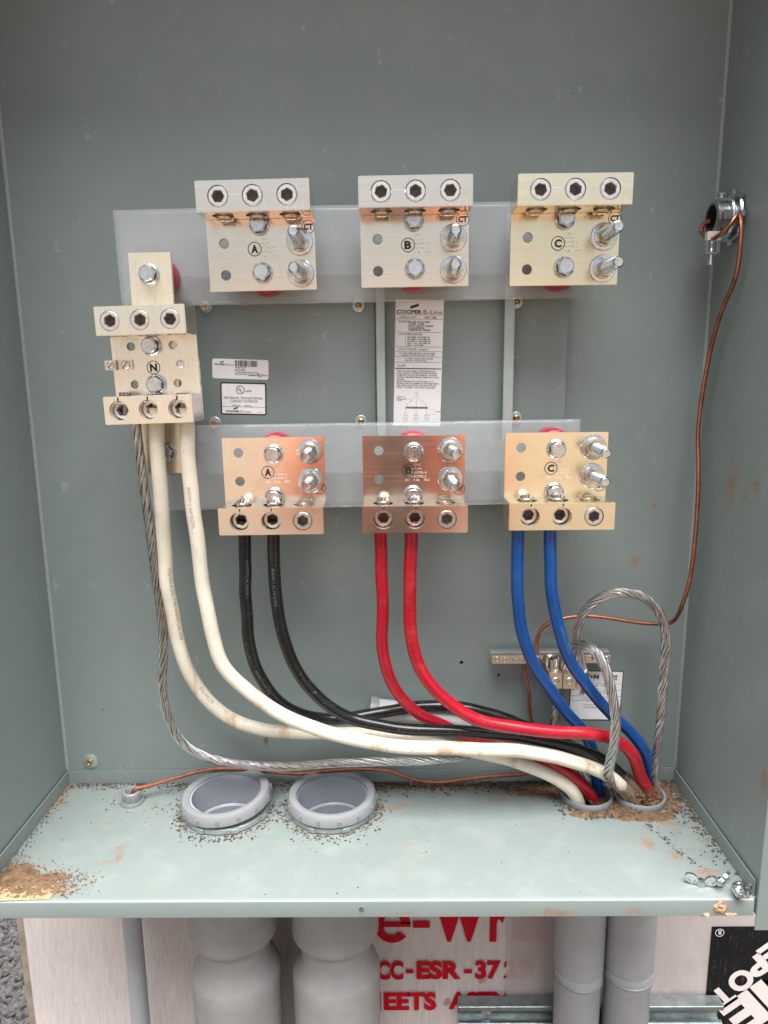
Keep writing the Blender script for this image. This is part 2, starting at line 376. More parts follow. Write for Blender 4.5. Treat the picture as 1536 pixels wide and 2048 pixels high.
def text_verts(body, off=0., res=2):
    k = (body, off, res)
    if k not in _tc:
        c = bpy.data.curves.new('t', 'FONT'); c.body = body; c.size = 1; c.offset = off; c.resolution_u = res; c.fill_mode = 'FRONT'
        o = bpy.data.objects.new('tmp', c); COL.objects.link(o); dg = bpy.context.evaluated_depsgraph_get(); dg.update()
        me = bpy.data.meshes.new_from_object(o.evaluated_get(dg)); bpy.data.objects.remove(o)
        vs = [(v.co.x, v.co.y) for v in me.vertices]; fs = [tuple(p.vertices) for p in me.polygons]; bpy.data.meshes.remove(me)
        _tc[k] = (vs, fs)
    return _tc[k]
def put_text(bm, body, fn, off=0., res=2):
    """fn maps font-space (x, y) to 3-D"""
    vs, fs = text_verts(body, off, res); nv = [bm.verts.new(fn(x, y)) for x, y in vs]
    for f in fs:
        try: bm.faces.new([nv[i] for i in f])
        except ValueError: pass
def text_box(bm, body, x0, z0, x1, z1, y, off=0., res=2):
    """fit text exactly into a rectangle of the plane y = const, facing -Y"""
    vs, _ = text_verts(body, off, res)
    a = min(v[0] for v in vs); b = max(v[0] for v in vs); c = min(v[1] for v in vs); d = max(v[1] for v in vs)
    put_text(bm, body, lambda x, yy: V(x0 + (x - a) / (b - a) * (x1 - x0), y, z0 + (yy - c) / max(1e-6, d - c) * (z1 - z0)), off, res)
def text_line(bm, body, x, z, h, y, off=0., xs=1., center=False):
    vs, _ = text_verts(body, off, 1); wd = max(v[0] for v in vs) * h / .7 * xs
    x_ = x - wd / 2 if center else x
    put_text(bm, body, lambda a, b: V(x_ + a * h / .7 * xs, y, z + b * h / .7), off, 1); return wd
def quad(bm, x0, z0, x1, z1, y): bm.faces.new([bm.verts.new(p) for p in ((x0, y, z0), (x1, y, z0), (x1, y, z1), (x0, y, z1))])
def poly(bm, pts): bm.faces.new([bm.verts.new(p) for p in pts])
def ring(bm, cx, cz, r, wd, y, n=28):
    a = [bm.verts.new((cx + r * math.cos(2 * PI * k / n), y, cz + r * math.sin(2 * PI * k / n))) for k in range(n)]
    b = [bm.verts.new((cx + (r - wd) * math.cos(2 * PI * k / n), y, cz + (r - wd) * math.sin(2 * PI * k / n))) for k in range(n)]
    for k in range(n): bm.faces.new((a[k], a[(k + 1) % n], b[(k + 1) % n], b[k]))
def seg(bm, p, q, wd, y):
    d = Vector((q[0] - p[0], q[1] - p[1])); d.normalize(); n = Vector((-d.y, d.x)) * wd / 2
    poly(bm, [(p[0] + n.x, y, p[1] + n.y), (p[0] - n.x, y, p[1] - n.y), (q[0] - n.x, y, q[1] - n.y), (q[0] + n.x, y, q[1] + n.y)])
def flat(name, bm, m, parent):
    me = bpy.data.meshes.new('m'); bm.to_mesh(me); bm.free(); return link(name, me, m, parent)

# ================================================================== ground, board behind, pipes
W, D, H = .914, .249, 1.22
GZ = -1.05; ADDED_BANK_H = 2.5
bm = bmesh.new(); gxs = [-3000, -300, -60, -30] + [-24 + 1.5 * i for i in range(33)] + [30, 60, 300, 3000]; gys = [-3000, -300, -60, -30] + [-22 + .75 * i for i in range(33)] + [6, 12, 30, 60, 300, 3000]; gg = {}
def sm(a, b, x): t_ = min(1, max(0, (x - a) / (b - a))); return t_ * t_ * (3 - 2 * t_)
def ground_z(x, y):     # unseen bank, added to block low sky and reflect tan in the lugs
    hgt = ADDED_BANK_H * sm(-1.8, -9.5, y) * (1 - .9 * sm(-14, -30, y)) * (1 - sm(2.0, 5.0, abs(x - .4)))
    return GZ + hgt * (1 + .10 * mnoise.noise((x * .35, y * .35, 1)))
for i, x in enumerate(gxs):
    for j, y in enumerate(gys): gg[i, j] = bm.verts.new((x, y, ground_z(x, y)))
for i in range(len(gxs) - 1):
    for j in range(len(gys) - 1): bm.faces.new((gg[i, j], gg[i + 1, j], gg[i + 1, j + 1], gg[i, j + 1]))
tag(obj('ground', bm, M['ground'], None), kind='structure', label='bare brown ground with an added bank, unseen, to shape the light')
bm = bmesh.new()
for i in range(2600):
    x = -.58 + random.gauss(0, .22); y = .72 + random.gauss(0, .28); s = random.uniform(.008, .018)
    r = bmesh.ops.create_icosphere(bm, subdivisions=1, radius=s)
    bmesh.ops.transform(bm, matrix=Matrix.Translation((x, y, GZ + s * .3)) @ Euler((random.random() * 6, random.random() * 6, 0)).to_matrix().to_4x4() @ Matrix.Diagonal((1, random.uniform(.6, 1), random.uniform(.5, .8), 1)), verts=r['verts'])
tag(obj('gravel', bm, M['stone'], None, False), 'dark grey gravel on the ground past the left edge of the board', 'gravel', kind='stuff')

WY = .012
backboard = thing('backboard', 'house wrapped board with faded red and black print standing behind the cabinet and pipes', 'board', (0, WY, GZ))
def wl(p): return Vector(p) - backboard.location
bm = bmesh.new()
# wrap: a slightly wavy sheet with thickness
nx, nz = 90, 70; x0, x1, z0, z1 = -.105, 1.5, GZ, 1.30
gv = {}
for i in range(nx + 1):
    for k in range(nz + 1):
        x = x0 + (x1 - x0) * i / nx; z = z0 + (z1 - z0) * k / nz
        inner = 0 if i == 0 else 1
        gv[i, k] = bm.verts.new(wl((x, WY + .006 + inner * .0022 * (mnoise.noise((x * 14, 3, z * 5)) + .7 * mnoise.noise((x * 30 + z * 12, 7, z * 22))), z)))
for i in range(nx):
    for k in range(nz): bm.faces.new((gv[i, k], gv[i + 1, k], gv[i + 1, k + 1], gv[i, k + 1]))
obj('house_wrap', bm, M['wrap'], backboard)
bm = bmesh.new(); box(bm, wl((-.104, WY + .008, GZ)), wl((1.5, WY + .022, 1.30))); obj('plywood_sheet', bm, M['wood'], backboard, False)
for px in (-.105, .66, 1.42):
    bm = bmesh.new(); box(bm, wl((px - .022, WY + .0225, GZ)), wl((px + .04, WY + .09, 1.30)), .002); obj('wood_post', bm, M['wood'], backboard)
bm = bmesh.new(); YP = WY + .0036
def tb(body, u0, v1, u1, v0, off=0.03):
    a = at(u0, v1, YP); c = at(u1, v0, YP); text_box(bm, body, a.x, a.z, c.x, c.z, YP, off, 4)
def done(name, m):
    global bm
    for v in bm.verts: v.co -= backboard.location
    flat(name, bm, M[m], backboard); bm = bmesh.new()
ea = at(749, 1886, YP); eb = at(821, 1812, YP); ecx, ecz = (ea.x + eb.x) / 2, (ea.z + eb.z) / 2; erx, erz = (eb.x - ea.x) / 2, (eb.z - ea.z) / 2
for k in range(40):
    t0, t1 = [math.radians(2 + 318 * q_ / 40) for q_ in (k, k + 1)]
    poly(bm, [(ecx + erx * f_ * math.cos(t_), YP, ecz + erz * g_ * math.sin(t_)) for t_, f_, g_ in ((t0, .50, .60), (t0, 1, 1), (t1, 1, 1), (t1, .50, .60))])
quad(bm, ecx - erx * .52, ecz - erz * .14, ecx + erx, ecz + erz * .14, YP)
tb('-', 826, 1856, 860, 1842, .05); tb('W', 868, 1884, 970, 1795, .05); tb('r', 979, 1884, 1013, 1815, .05); tb('a', 1022, 1886, 1104, 1816, .05); tb('p', 1112, 1912, 1190, 1816, .05); done('red_word', 'red_print')
tb('I', 736, 1960, 748, 1923, .03); tb('CC', 754, 1960, 807, 1922, .05); tb('-', 812, 1947, 827, 1939, .03); tb('ESR', 833, 1959, 922, 1922, .05); tb('-', 928, 1947, 944, 1939, .03); tb('37', 950, 1959, 1002, 1921, .05); tb('29', 1007, 1958, 1066, 1921, .04)
done('red_word', 'red_print'); tb('M', 734, 2021, 762, 1984, .04); tb('EETS', 768, 2021, 873, 1984, .05); done('red_word', 'red_print'); tb('ASTM', 897, 2019, 1021, 1983, .05); done('red_word', 'red_print'); tb('E2556', 1036, 2018, 1150, 1983, .035); done('red_word', 'red_print')
bm = bmesh.new(); p0 = at(1019, 1830, 0).x
quad(bm, p0, -.80, 1.5, 1.30, WY + .0018); 
for v in bm.verts: v.co -= backboard.location
M['film_wrap'].use_nodes = True
flat('wrap_overlap', bm, M['film_wrap'], backboard)
# black square with rotated lettering on the right
bm = bmesh.new(); YL = WY + .0010; a = at(1424, 1853, YL)
quad(bm, a.x, a.z - .34, a.x + .34, a.z, YL)
for v in bm.verts: v.co -= backboard.location
flat('logo_square', bm, M['black_print'], backboard)
bm = bmesh.new(); YL2 = WY + .0004
ang = math.radians(180 + 41)
def rot_text(body, u, v, capw, caph, off):
    o_ = at(u, v, YL2); vs, _ = text_verts(body, off, 4); b_ = max(q[0] for q in vs); a_ = min(q[0] for q in vs); d_ = max(q[1] for q in vs)
    ex = V(math.cos(ang), 0, math.sin(ang)); ez = V(-math.sin(ang), 0, math.cos(ang))
    put_text(bm, body, lambda x, y: o_ + ex * ((x - a_) / (b_ - a_) * capw) + ez * (y / d_ * caph), off, 4)
rot_text('D', 1592, 1842, .046, .036, .05); rot_text('E', 1550, 1878, .036, .036, .05); rot_text('P', 1519, 1907, .034, .036, .05); rot_text('O', 1490, 1934, .040, .036, .05); rot_text('T', 1451, 1968, .034, .036, .05)
done('logo_word', 'white_print'); rot_text('ME', 1590, 1918, .150, .066, .05)
done('logo_word', 'white_print'); o_ = at(1439.5, 1865.5, YL2); ring(bm, o_.x, o_.z, .0072, .0011, YL2)
ang = math.radians(180); rot_text('R', 1443, 1860, .006, .0085, .02)
done('registered_mark', 'white_print')

# floor positions of the conduits
CB = [V(.2562, -.069, 0), V(.4050, -.068, 0)]          # two big bushings
CP = [V(.7700, -.046, 0), V(.8445, -.048, 0)]          # two cable conduits
CS = V(.1148, -.050, 0)                                # small bushing, left
def big_conduit(c, px0, px1, label):
    a = at(px0, 1950, c.y - .04); b = at(px1, 1950, c.y - .04); cx = c.x; R = .0635
    t_ = thing('conduit', label, 'conduit', (cx, c.y, GZ), group='wide weathered conduits under the cabinet')
    bm = bmesh.new(); q = -GZ
    lathe(bm, [(.052, q - .3), (.0645, q - .305), (.064, q - .29), (R, q - .10), (R, q - .004), (.052, q - .004), (.052, q - .3)], n=56); obj('coupling', bm, M['pvc_old'], t_)
    return t_
def pipe_profile(t_, prof, m, name, n=56):
    bm = bmesh.new(); lathe(bm, [(r, z - GZ) for r, z in prof], n=n); return obj(name, bm, m, t_)
for c, lab in zip(CB, ('wide weathered grey conduit under the left floor bushing', 'wide weathered grey conduit under the right floor bushing, beside the red lettering')):
    t_ = thing('conduit', lab, 'conduit', (c.x, c.y, GZ), group='wide weathered conduits under the cabinet')
    zt = at(455, 1922, c.y - .06).z
    pipe_profile(t_, [(.051, -.006), (.0625, -.006), (.0622, zt + .016), (.0634, zt + .010), (.0630, zt + .003), (.0612, zt), (.0560, zt - .003), (.051, zt - .003), (.051, -.006)], M['pvc_old'], 'adapter')
    pipe_profile(t_, [(.0460, zt - .0035), (.0510, zt - .0035), (.0505, zt - .034), (.0520, zt - .042), (.0622, zt - .058), (.0650, zt - .066), (.0645, zt - .085), (.0628, zt - .3), (.0565, zt - .302), (.0565, GZ), (.0460, GZ), (.0460, zt - .0035)], M['pvc_old'], 'expansion_body')
for c, lab, zs in zip(CP, ('smooth grey conduit under the cable entry, nearer the middle', 'smooth grey conduit under the cable entry, nearer the black logo print'), (at(1160, 1978, -.09).z, at(1260, 1972, -.09).z)):
    t_ = thing('conduit', lab, 'conduit', (c.x, c.y, GZ), group='smooth grey conduits under the cables')
    pipe_profile(t_, [(.0325, -.003), (.0368, -.003), (.0366, zs + .003), (.0352, zs), (.0325, zs), (.0325, -.003)], M['pvc'], 'coupling')
    pipe_profile(t_, [(.0305, zs + .02), (.0320, zs - .0002), (.0358, zs - .0002), (.0356, zs - .022), (.0342, zs - .024), (.0335, GZ), (.0305, GZ), (.0305, zs + .02)], M['pvc'], 'pipe')
    bm = bmesh.new(); lathe(bm, [(.0357, zs - .013 - GZ), (.0370, zs - .014 - GZ), (.0371, zs - .017 - GZ), (.0357, zs - .018 - GZ)], n=48); obj('cement_bead', bm, M['pvc_bush'], t_)
g = at(285, 1900, -.045)
t_ = thing('conduit', 'thin grey conduit left of the wide weathered conduits', 'conduit', (.0985, -.05, GZ))
pipe_profile(t_, [(.011, -.002), (.0137, -.002), (.0137, GZ), (.011, GZ), (.011, -.002)], M['pvc'], 'pipe', 32)
pipe_profile(t_, [(.0142, -.003), (.0165, -.003), (.0165, -.020), (.0142, -.020)], M['pvc'], 'coupling', 32)

# strut channel on the board
sx0 = at(918, 2005, -.012).x; sx1 = at(1449, 2005, -.012).x; sz = at(1000, 2014, -.012).z
t_ = thing('strut_channel', 'galvanised strut channel running level across the board behind the grey conduits', 'strut', ((sx0 + sx1) / 2, -.012, sz))
bm = bmesh.new(); hl = (sx1 - sx0) / 2
sec = [(.021, -.041), (.0, -.041), (.0, -.0315), (.0065, -.0315), (.0065, -.0385), (.0185, -.0385), (.0185, -.0025), (.0065, -.0025), (.0065, -.0095), (.0, -.0095), (.0, 0), (.021, 0)]
bmv = [[bm.verts.new((s * hl, y, z)) for y, z in sec] for s in (-1, 1)]
for i in range(len(sec)): j = (i + 1) % len(sec); bm.faces.new((bmv[0][i], bmv[0][j], bmv[1][j], bmv[1][i]))
bm.faces.new(bmv[0][::-1]); bm.faces.new(bmv[1])
bmesh.ops.bevel(bm, geom=[e for e in bm.edges if abs(e.verts[0].co.x - e.verts[1].co.x) > .1 and min(e.verts[0].co.y, e.verts[1].co.y) < .001], offset=.0018, segments=3, affect='EDGES')
obj('channel', bm, M['galv_dark'], t_)
for dx in (-.165, .06):
    bm = bmesh.new(); prism(bm, hexpts((dx, .018, -.0205), (0, -1, 0), .0085), None, (0, -1, 0), .007); obj('bolt', bm, M['zincdark'], t_)
for dx in (.0, .075):        # conduit straps
    pass

# ================================================================== cabinet
cab = thing('metering_cabinet', 'open grey painted steel metering cabinet holding the lugs and cables', 'cabinet')
def hole_cut(c, r, z0=-.03, z1=.03):
    b_ = bmesh.new(); cyl(b_, (c.x, c.y, z0), (c.x, c.y, z1), r, 48); return b_
bm = bmesh.new(); box(bm, (-.0005, 0, -.022), (W + .0005, .002, H))
cut = bmesh.new()
for u, v, r in ((923, 1325, .0028), (997, 1350, .0022), (1118, 1346, .0017), (246, 1533, .0011), (231, 1532, .0008), (1213, 1530, .0018), (757, 373, .001), (1146, 187, .0009), (95, 1084, .0010), (205, 1419, .0012)):
    q = at(u, v, 0); cyl(cut, (q.x, -.01, q.z), (q.x, .011, q.z), r, 12)
link('back_panel', boolean(mesh(bm, False), [cut]), M['paint_back'], cab)
bm = bmesh.new(); box(bm, (-.0022, -D, -.022), (-.0006, .002, H)); obj('side_panel', bm, M['paint'], cab, False)
bm = bmesh.new(); box(bm, (W + .0006, -D, -.022), (W + .0022, .002, H)); obj('side_panel', bm, M['paint_right'], cab, False)
bm = bmesh.new(); box(bm, (0, -D, H + .0005), (W, .002, H + .002)); obj('top_panel', bm, M['paint'], cab, False)
bm = bmesh.new(); box(bm, (.0008, -D + .0015, -.0018), (W - .0008, -.0008, 0))
link('floor_panel', boolean(mesh(bm, False), [hole_cut(c, .0515) for c in CB] + [hole_cut(c, .0352) for c in CP] + [hole_cut(CS, .0085)]), M['paint_floor'], cab)
LH = .021
bm = bmesh.new(); box(bm, (.0012, -.0030, .0002), (W - .0012, -.0012, LH), .0004); obj('floor_lip', bm, M['paint'], cab)
bm = bmesh.new(); box(bm, (.0012, -D + .004, .0002), (.0030, -.0036, LH), .0004); obj('floor_lip', bm, M['paint'], cab)
bm = bmesh.new(); box(bm, (W - .0030, -D + .004, .0002), (W - .0012, -.0036, LH), .0004); obj('floor_lip', bm, M['paint_right'], cab)
bm = bmesh.new()   # front flange with a rounded top bend
prof = [(-D + .004, .0003), (-D + .0012, 0), (-D - .0006, -.0012), (-D - .0012, -.003), (-D - .0012, -.0215), (-D + .0005, -.0215), (-D + .0005, -.003), (-D + .002, -.0016), (-D + .004, -.0016)]
fv = [[bm.verts.new((x, y, z)) for y, z in prof] for x in (-.02, W - .0035)]
for i in range(len(prof)): j = (i + 1) % len(prof); bm.faces.new((fv[0][i], fv[0][j], fv[1][j], fv[1][i]))
bm.faces.new(fv[0][::-1]); bm.faces.new(fv[1])
cut = bmesh.new(); q = at(723, 1817, -D - .0012); cyl(cut, (q.x, -D - .02, q.z), (q.x, -D + .02, q.z), .0022, 14)
obj('front_flange', bm, M['paint_flange'], cab)
bm = bmesh.new(); cyl(bm, (q.x, -D - .0013, q.z), (q.x, -D - .0022, q.z), .0028, 14); obj('rivet', bm, M['zinc'], cab)
for s, xx in ((-1, -.0022), (1, W - .0008)):
    bm = bmesh.new(); box(bm, (xx, -D - .0025, -.0405), (xx + s * .026, -D - .0008, H + .02), .0006); obj('side_flange', bm, M['paint_flange'] if s > 0 else M['paint'], cab)
bm = bmesh.new(); box(bm, (-.02, -D - .0025, H), (W + .02, -D - .0008, H + .026), .0006); obj('top_flange', bm, M['paint'], cab)
# the small folded bends in the back corners
for x, s in ((0, 1), (W, -1)):
    bm = bmesh.new(); pr = [(x - s * .0004, -.0030), (x + s * .0003, -.0022), (x + s * .0011, -.0011), (x + s * .0022, -.0003), (x + s * .0030, .0003), (x - s * .0004, .0003)]
    cv = [[bm.verts.new((px, py, z)) for px, py in pr] for z in (LH + .0004, H - .001)]
    for i in range(len(pr)): j = (i + 1) % len(pr); bm.faces.new((cv[0][i], cv[0][j], cv[1][j], cv[1][i]))
    bm.faces.new(cv[0]); bm.faces.new(cv[1][::-1]); obj('corner_bend', bm, M['seam'], cab)
def panel_screw(parent, p, rw, brass=True, hexn=False, r=.0042):
    """screw with washer on a wall facing -Y; p is the point on the wall"""
    bm = bmesh.new()
    if hexn:
        prism(bm, hexpts(p + V(0, -.0022, 0), (0, -1, 0), .0066, .3), None, (0, -1, 0), .0042); sc = obj('mounting_screw', bm, M['zinc'], parent)
        bm = bmesh.new(); cyl(bm, p + V(0, -.0066, 0), p + V(0, -.011, 0), .0034, 12); obj('screw_end', bm, M['brass'], sc)
    else:
        lathe(bm, [(0, .0055), (.0014, .0055), (.0016, .0042), (.0030, .0054), (r, .0046), (r, .0022), (0, .0022)], p, (0, -1, 0), 18); sc = obj('mounting_screw', bm, M['brass'] if brass else M['zinc'], parent)
    bm = bmesh.new(); lathe(bm, [(r * .5, .0018), (rw * .9, .0018), (rw, .0012), (rw, .0002)], p, (0, -1, 0), 28); obj('washer', bm, M['zinc_lock'], sc)
    return sc
panel_screw(cab, at(181, 1522, 0), .0115)
bm = bmesh.new(); q = at(532, 1477, 0); cyl(bm, q, q + V(0, -.006, 0), .0022, 10); obj('mounting_screw', bm, M['brass'], cab)

# interior mounting frame
mf = thing('mounting_frame', 'grey mounting frame with a channel fixed to the cabinet back behind the plastic sheets', 'frame')
def pan(x0, x1, z0, z1, y0, y1, name='mounting_plate', m='paint'):
    bm = bmesh.new(); box(bm, (x0, y0, z0), (x1, y1, z1), .0008); return obj(name, bm, M[m], mf)
xa = at(385, 720, -.014).x; xb = at(752, 720, -.014).x; xl0 = at(753, 700, -.034).x; xl1 = at(770, 700, -.034).x; xr0 = at(1008, 700, -.034).x; xr1 = at(1028, 700, -.034).x; xd = at(1135, 700, -.014).x
pan(xa, xl0 - .002, .47, .79, -.014, -.0005); pan(xr1 + .002, xd, .47, .79, -.012, -.0005)
pan(xl0 - .0012, xr1 + .0012, .44, .80, -.016, -.0148, 'channel_web')
pan(xl0, xl1, .44, .80, -.0345, -.0330, 'channel_lip', 'lip'); pan(xr0, xr1, .44, .80, -.0345, -.0330, 'channel_lip', 'lip')
pan(xl0, xl0 + .0015, .44, .80, -.0328, -.0163, 'channel_side'); pan(xr1 - .0015, xr1, .44, .80, -.0328, -.0163, 'channel_side')
for z in (.745, .495):
    pan(.17, .745, z - .02, z + .02, -.0435, -.0352, 'cross_rail')
for u, v, hx in ((411, 612, True), (717, 611, False), (430, 846, True), (722, 843, False), (1033, 604, False), (1032, 836, False)):
    panel_screw(mf, at(u, v, -.0142) + V(0, .0002, 0), .0085, True, hx, .0042)

# plastic sheets
def sheet(label, c, y):
    bm = bmesh.new(); n, k = 60, 14; tl, tr, br, bl = [at(u, v, y) for u, v in c]; g = {}
    for i in range(n + 1):
        for j in range(k + 1):
            a, b_ = i / n, j / k; p = (tl * (1 - a) + tr * a) * (1 - b_) + (bl * (1 - a) + br * a) * b_
            p.y += .0022 * mnoise.noise((p.x * 9, p.z * 6, 1.3)) + .0008 * mnoise.noise((p.x * 40, p.z * 16, 4.))
            g[i, j] = bm.verts.new(p)
    for i in range(n):
        for j in range(k): bm.faces.new((g[i, j], g[i, j + 1], g[i + 1, j + 1], g[i + 1, j]))
    o = obj('plastic_sheet', bm, M['film'], None); md = o.modifiers.new('thick', 'SOLIDIFY'); md.thickness = .0006
    return tag(o, label, 'plastic sheet', 'milky plastic insulating sheets')
sheet('long milky plastic sheet behind the upper row of three lugs', ((224, 420), (1171, 400), (1171, 596), (243, 614)), -.048)
sheet('milky plastic sheet behind the lower row of lugs that hold cables', ((289, 852), (1161, 838), (1161, 1006), (300, 1021)), -.048)

# ------------------------------------------------------------------ lug pieces
def set_screw_mesh(depth, length, R=.0113, rh=.0066):
    """hollow-hex set screw; front at y = depth, running back (+Y)"""
    bm = bmesh.new(); n = 24; rings = []
    def circ(r, y): return [bm.verts.new((r * math.cos(2 * PI * k / n), y, r * math.sin(2 * PI * k / n))) for k in range(n)]
    def hexr(r, y):
        o_ = []
        for k in range(n):
            a = 2 * PI * k / n; s = (a % (PI / 3)) - PI / 6; rr = r * math.cos(PI / 6) / math.cos(s); o_.append(bm.verts.new((rr * math.cos(a + .2), y, rr * math.sin(a + .2))))
        return o_
    rings.append(hexr(rh * .96, depth + .014)); rings.append(hexr(rh, depth + .0016)); rings.append(hexr(rh * 1.14, depth)); rings.append(circ(R * .90, depth)); rings.append(circ(R, depth + .0012))
    y = depth + .003
    while y < length:
        rings.append(circ(R, y)); rings.append(circ(R * .93, y + .0009)); rings.append(circ(R, y + .0018)); y += .0018
    rings.append(circ(R * .8, length)); rings.append(circ(.0001, length))
    for a, b_ in zip(rings, rings[1:]):
        for k in range(n): bm.faces.new((a[k], a[(k + 1) % n], b_[(k + 1) % n], b_[k]))
    bm.faces.new(rings[0])
    me = mesh(bm, True, 28); me.materials.append(M['screw']); me.materials.append(M['dark'])
    for p in me.polygons:
        if len(p.vertices) > 4: p.material_index = 1
    return me
SCREW0 = set_screw_mesh(0, .041); SCREWD = set_screw_mesh(.012, .041)
def bolt_mesh():
    bm = bmesh.new(); hx = hexpts((0, -.0045, 0), (0, -1, 0), .0103, .2); prism(bm, hx, None, (0, -1, 0), .0075)
    lathe(bm, [(.0088, .0121), (.0080, .0129), (.0010, .0127), (.0, .0127)], (0, 0, 0), (0, -1, 0), 24)
    lathe(bm, [(.0106, .0020), (.0112, .0026), (.0112, .0040), (.0104, .0046)], (0, 0, 0), (0, -1, 0), 24)
    for k in range(6):
        a = k * PI / 3 + .2; c, s = math.cos(a), math.sin(a)
        box(bm, (-.0003, -.01315, .0035), (.0003, -.0127, .0062)); vs = bm.verts[-8:] if False else list(bm.verts)[-8:]
        bmesh.ops.rotate(bm, verts=vs, cent=(0, 0, 0), matrix=Matrix.Rotation(a, 3, 'Y'))
    return mesh(bm)
def washer_mesh(r, ri, h, cone=0.):
    bm = bmesh.new(); lathe(bm, [(ri, 0), (r, 0), (r, h * .7), (r * .97, h), (ri, h + cone), (ri, 0)], (0, 0, 0), (0, -1, 0), 32); return mesh(bm)
def stud_mesh(L):
    bm = bmesh.new(); pr = [(0, 0), (.0064, 0)]; h = .001
    while h < L - .004: pr += [(.0066, h), (.0060, h + .0006), (.0066, h + .0012)]; h += .0012
    pr += [(.0066, L - .003), (.0052, L - .0006), (.0046, L), (0, L - .0004)]
    lathe(bm, pr, (0, 0, 0), (0, -1, 0), 20); return mesh(bm, True, 50)
def nut_mesh():
    bm = bmesh.new(); prism(bm, hexpts((0, -.0050, 0), (0, -1, 0), .0112, .35), None, (0, -1, 0), .0085)
    lathe(bm, [(.0072, .0135), (.0086, .0136), (.0092, .0142), (.0066, .0142)], (0, 0, 0), (0, -1, 0), 24); return mesh(bm)
BOLT = bolt_mesh(); WASH_S = washer_mesh(.0124, .006, .002); WASH_L = washer_mesh(.0158, .0066, .0022, .0012); SPRING = washer_mesh(.0120, .0068, .0030, .0012); STUD = stud_mesh(.059); NUT = nut_mesh()
def child(name, me, m, parent, loc, rot=(0, 0, 0)):
    o = bpy.data.objects.new(name, me); COL.objects.link(o); o.parent = parent; o.location = loc; o.rotation_euler = rot
    if m is not None and not me.materials: me.materials.append(m)
    return o
def bolt(parent, x, z, y=0., spin=0.):
    b_ = child('bolt', BOLT, M['zinc'], parent, (x, y, z), (0, spin, 0)); child('washer', WASH_S, M['zinc'], b_, (0, 0, 0)); return b_
def stud(parent, x, z, spin=0., tilt=(0, 0)):
    s_ = child('stud', STUD, M['zinc'], parent, (x, 0, z), (tilt[0], spin, tilt[1])); child('washer', WASH_L, M['zinc'], s_, (0, 0, 0)); child('lock_washer', SPRING, M['zinc'], s_, (0, -.0026, 0)); child('nut', NUT, M['zinc_yellow'], s_, (0, 0, 0)); return s_
M['zinc_yellow'] = m_simple('zinc_yellow', (.62, .56, .42), .3, 1.0, .15, 120)
def insulator(parent, x, z, y0, y1):
    bm = bmesh.new(); L = y1 - y0
    lathe(bm, [(0, 0), (.0200, 0), (.0225, .002), (.0242, .008), (.0242, L - .008), (.0225, L - .002), (.020, L), (0, L)], (x, y0, z), (0, 1, 0), 40); return obj('insulator', bm, M['red_ins'], parent)
def barrel_mesh(wd, dz0, dz1, dep, xs, zc, rw=.0123, rs=.0118):
    bm = bmesh.new(); box(bm, (-wd / 2, -dep, dz0), (wd / 2, 0, dz1), .0007)
    c1 = bmesh.new(); c2 = bmesh.new()
    for x in xs: cyl(c1, (x, -dep / 2, dz0 - .02), (x, -dep / 2, dz1 + .02), rw, 32); cyl(c2, (x, -dep - .02, zc), (x, -dep * .5, zc), rs, 32)
    return boolean(mesh(bm, False), [c1, c2])
LW, LH_, BH, DEP, PT = .1275, .1145, .0335, .042, .0068
XS = (-.0385, .0, .0385)
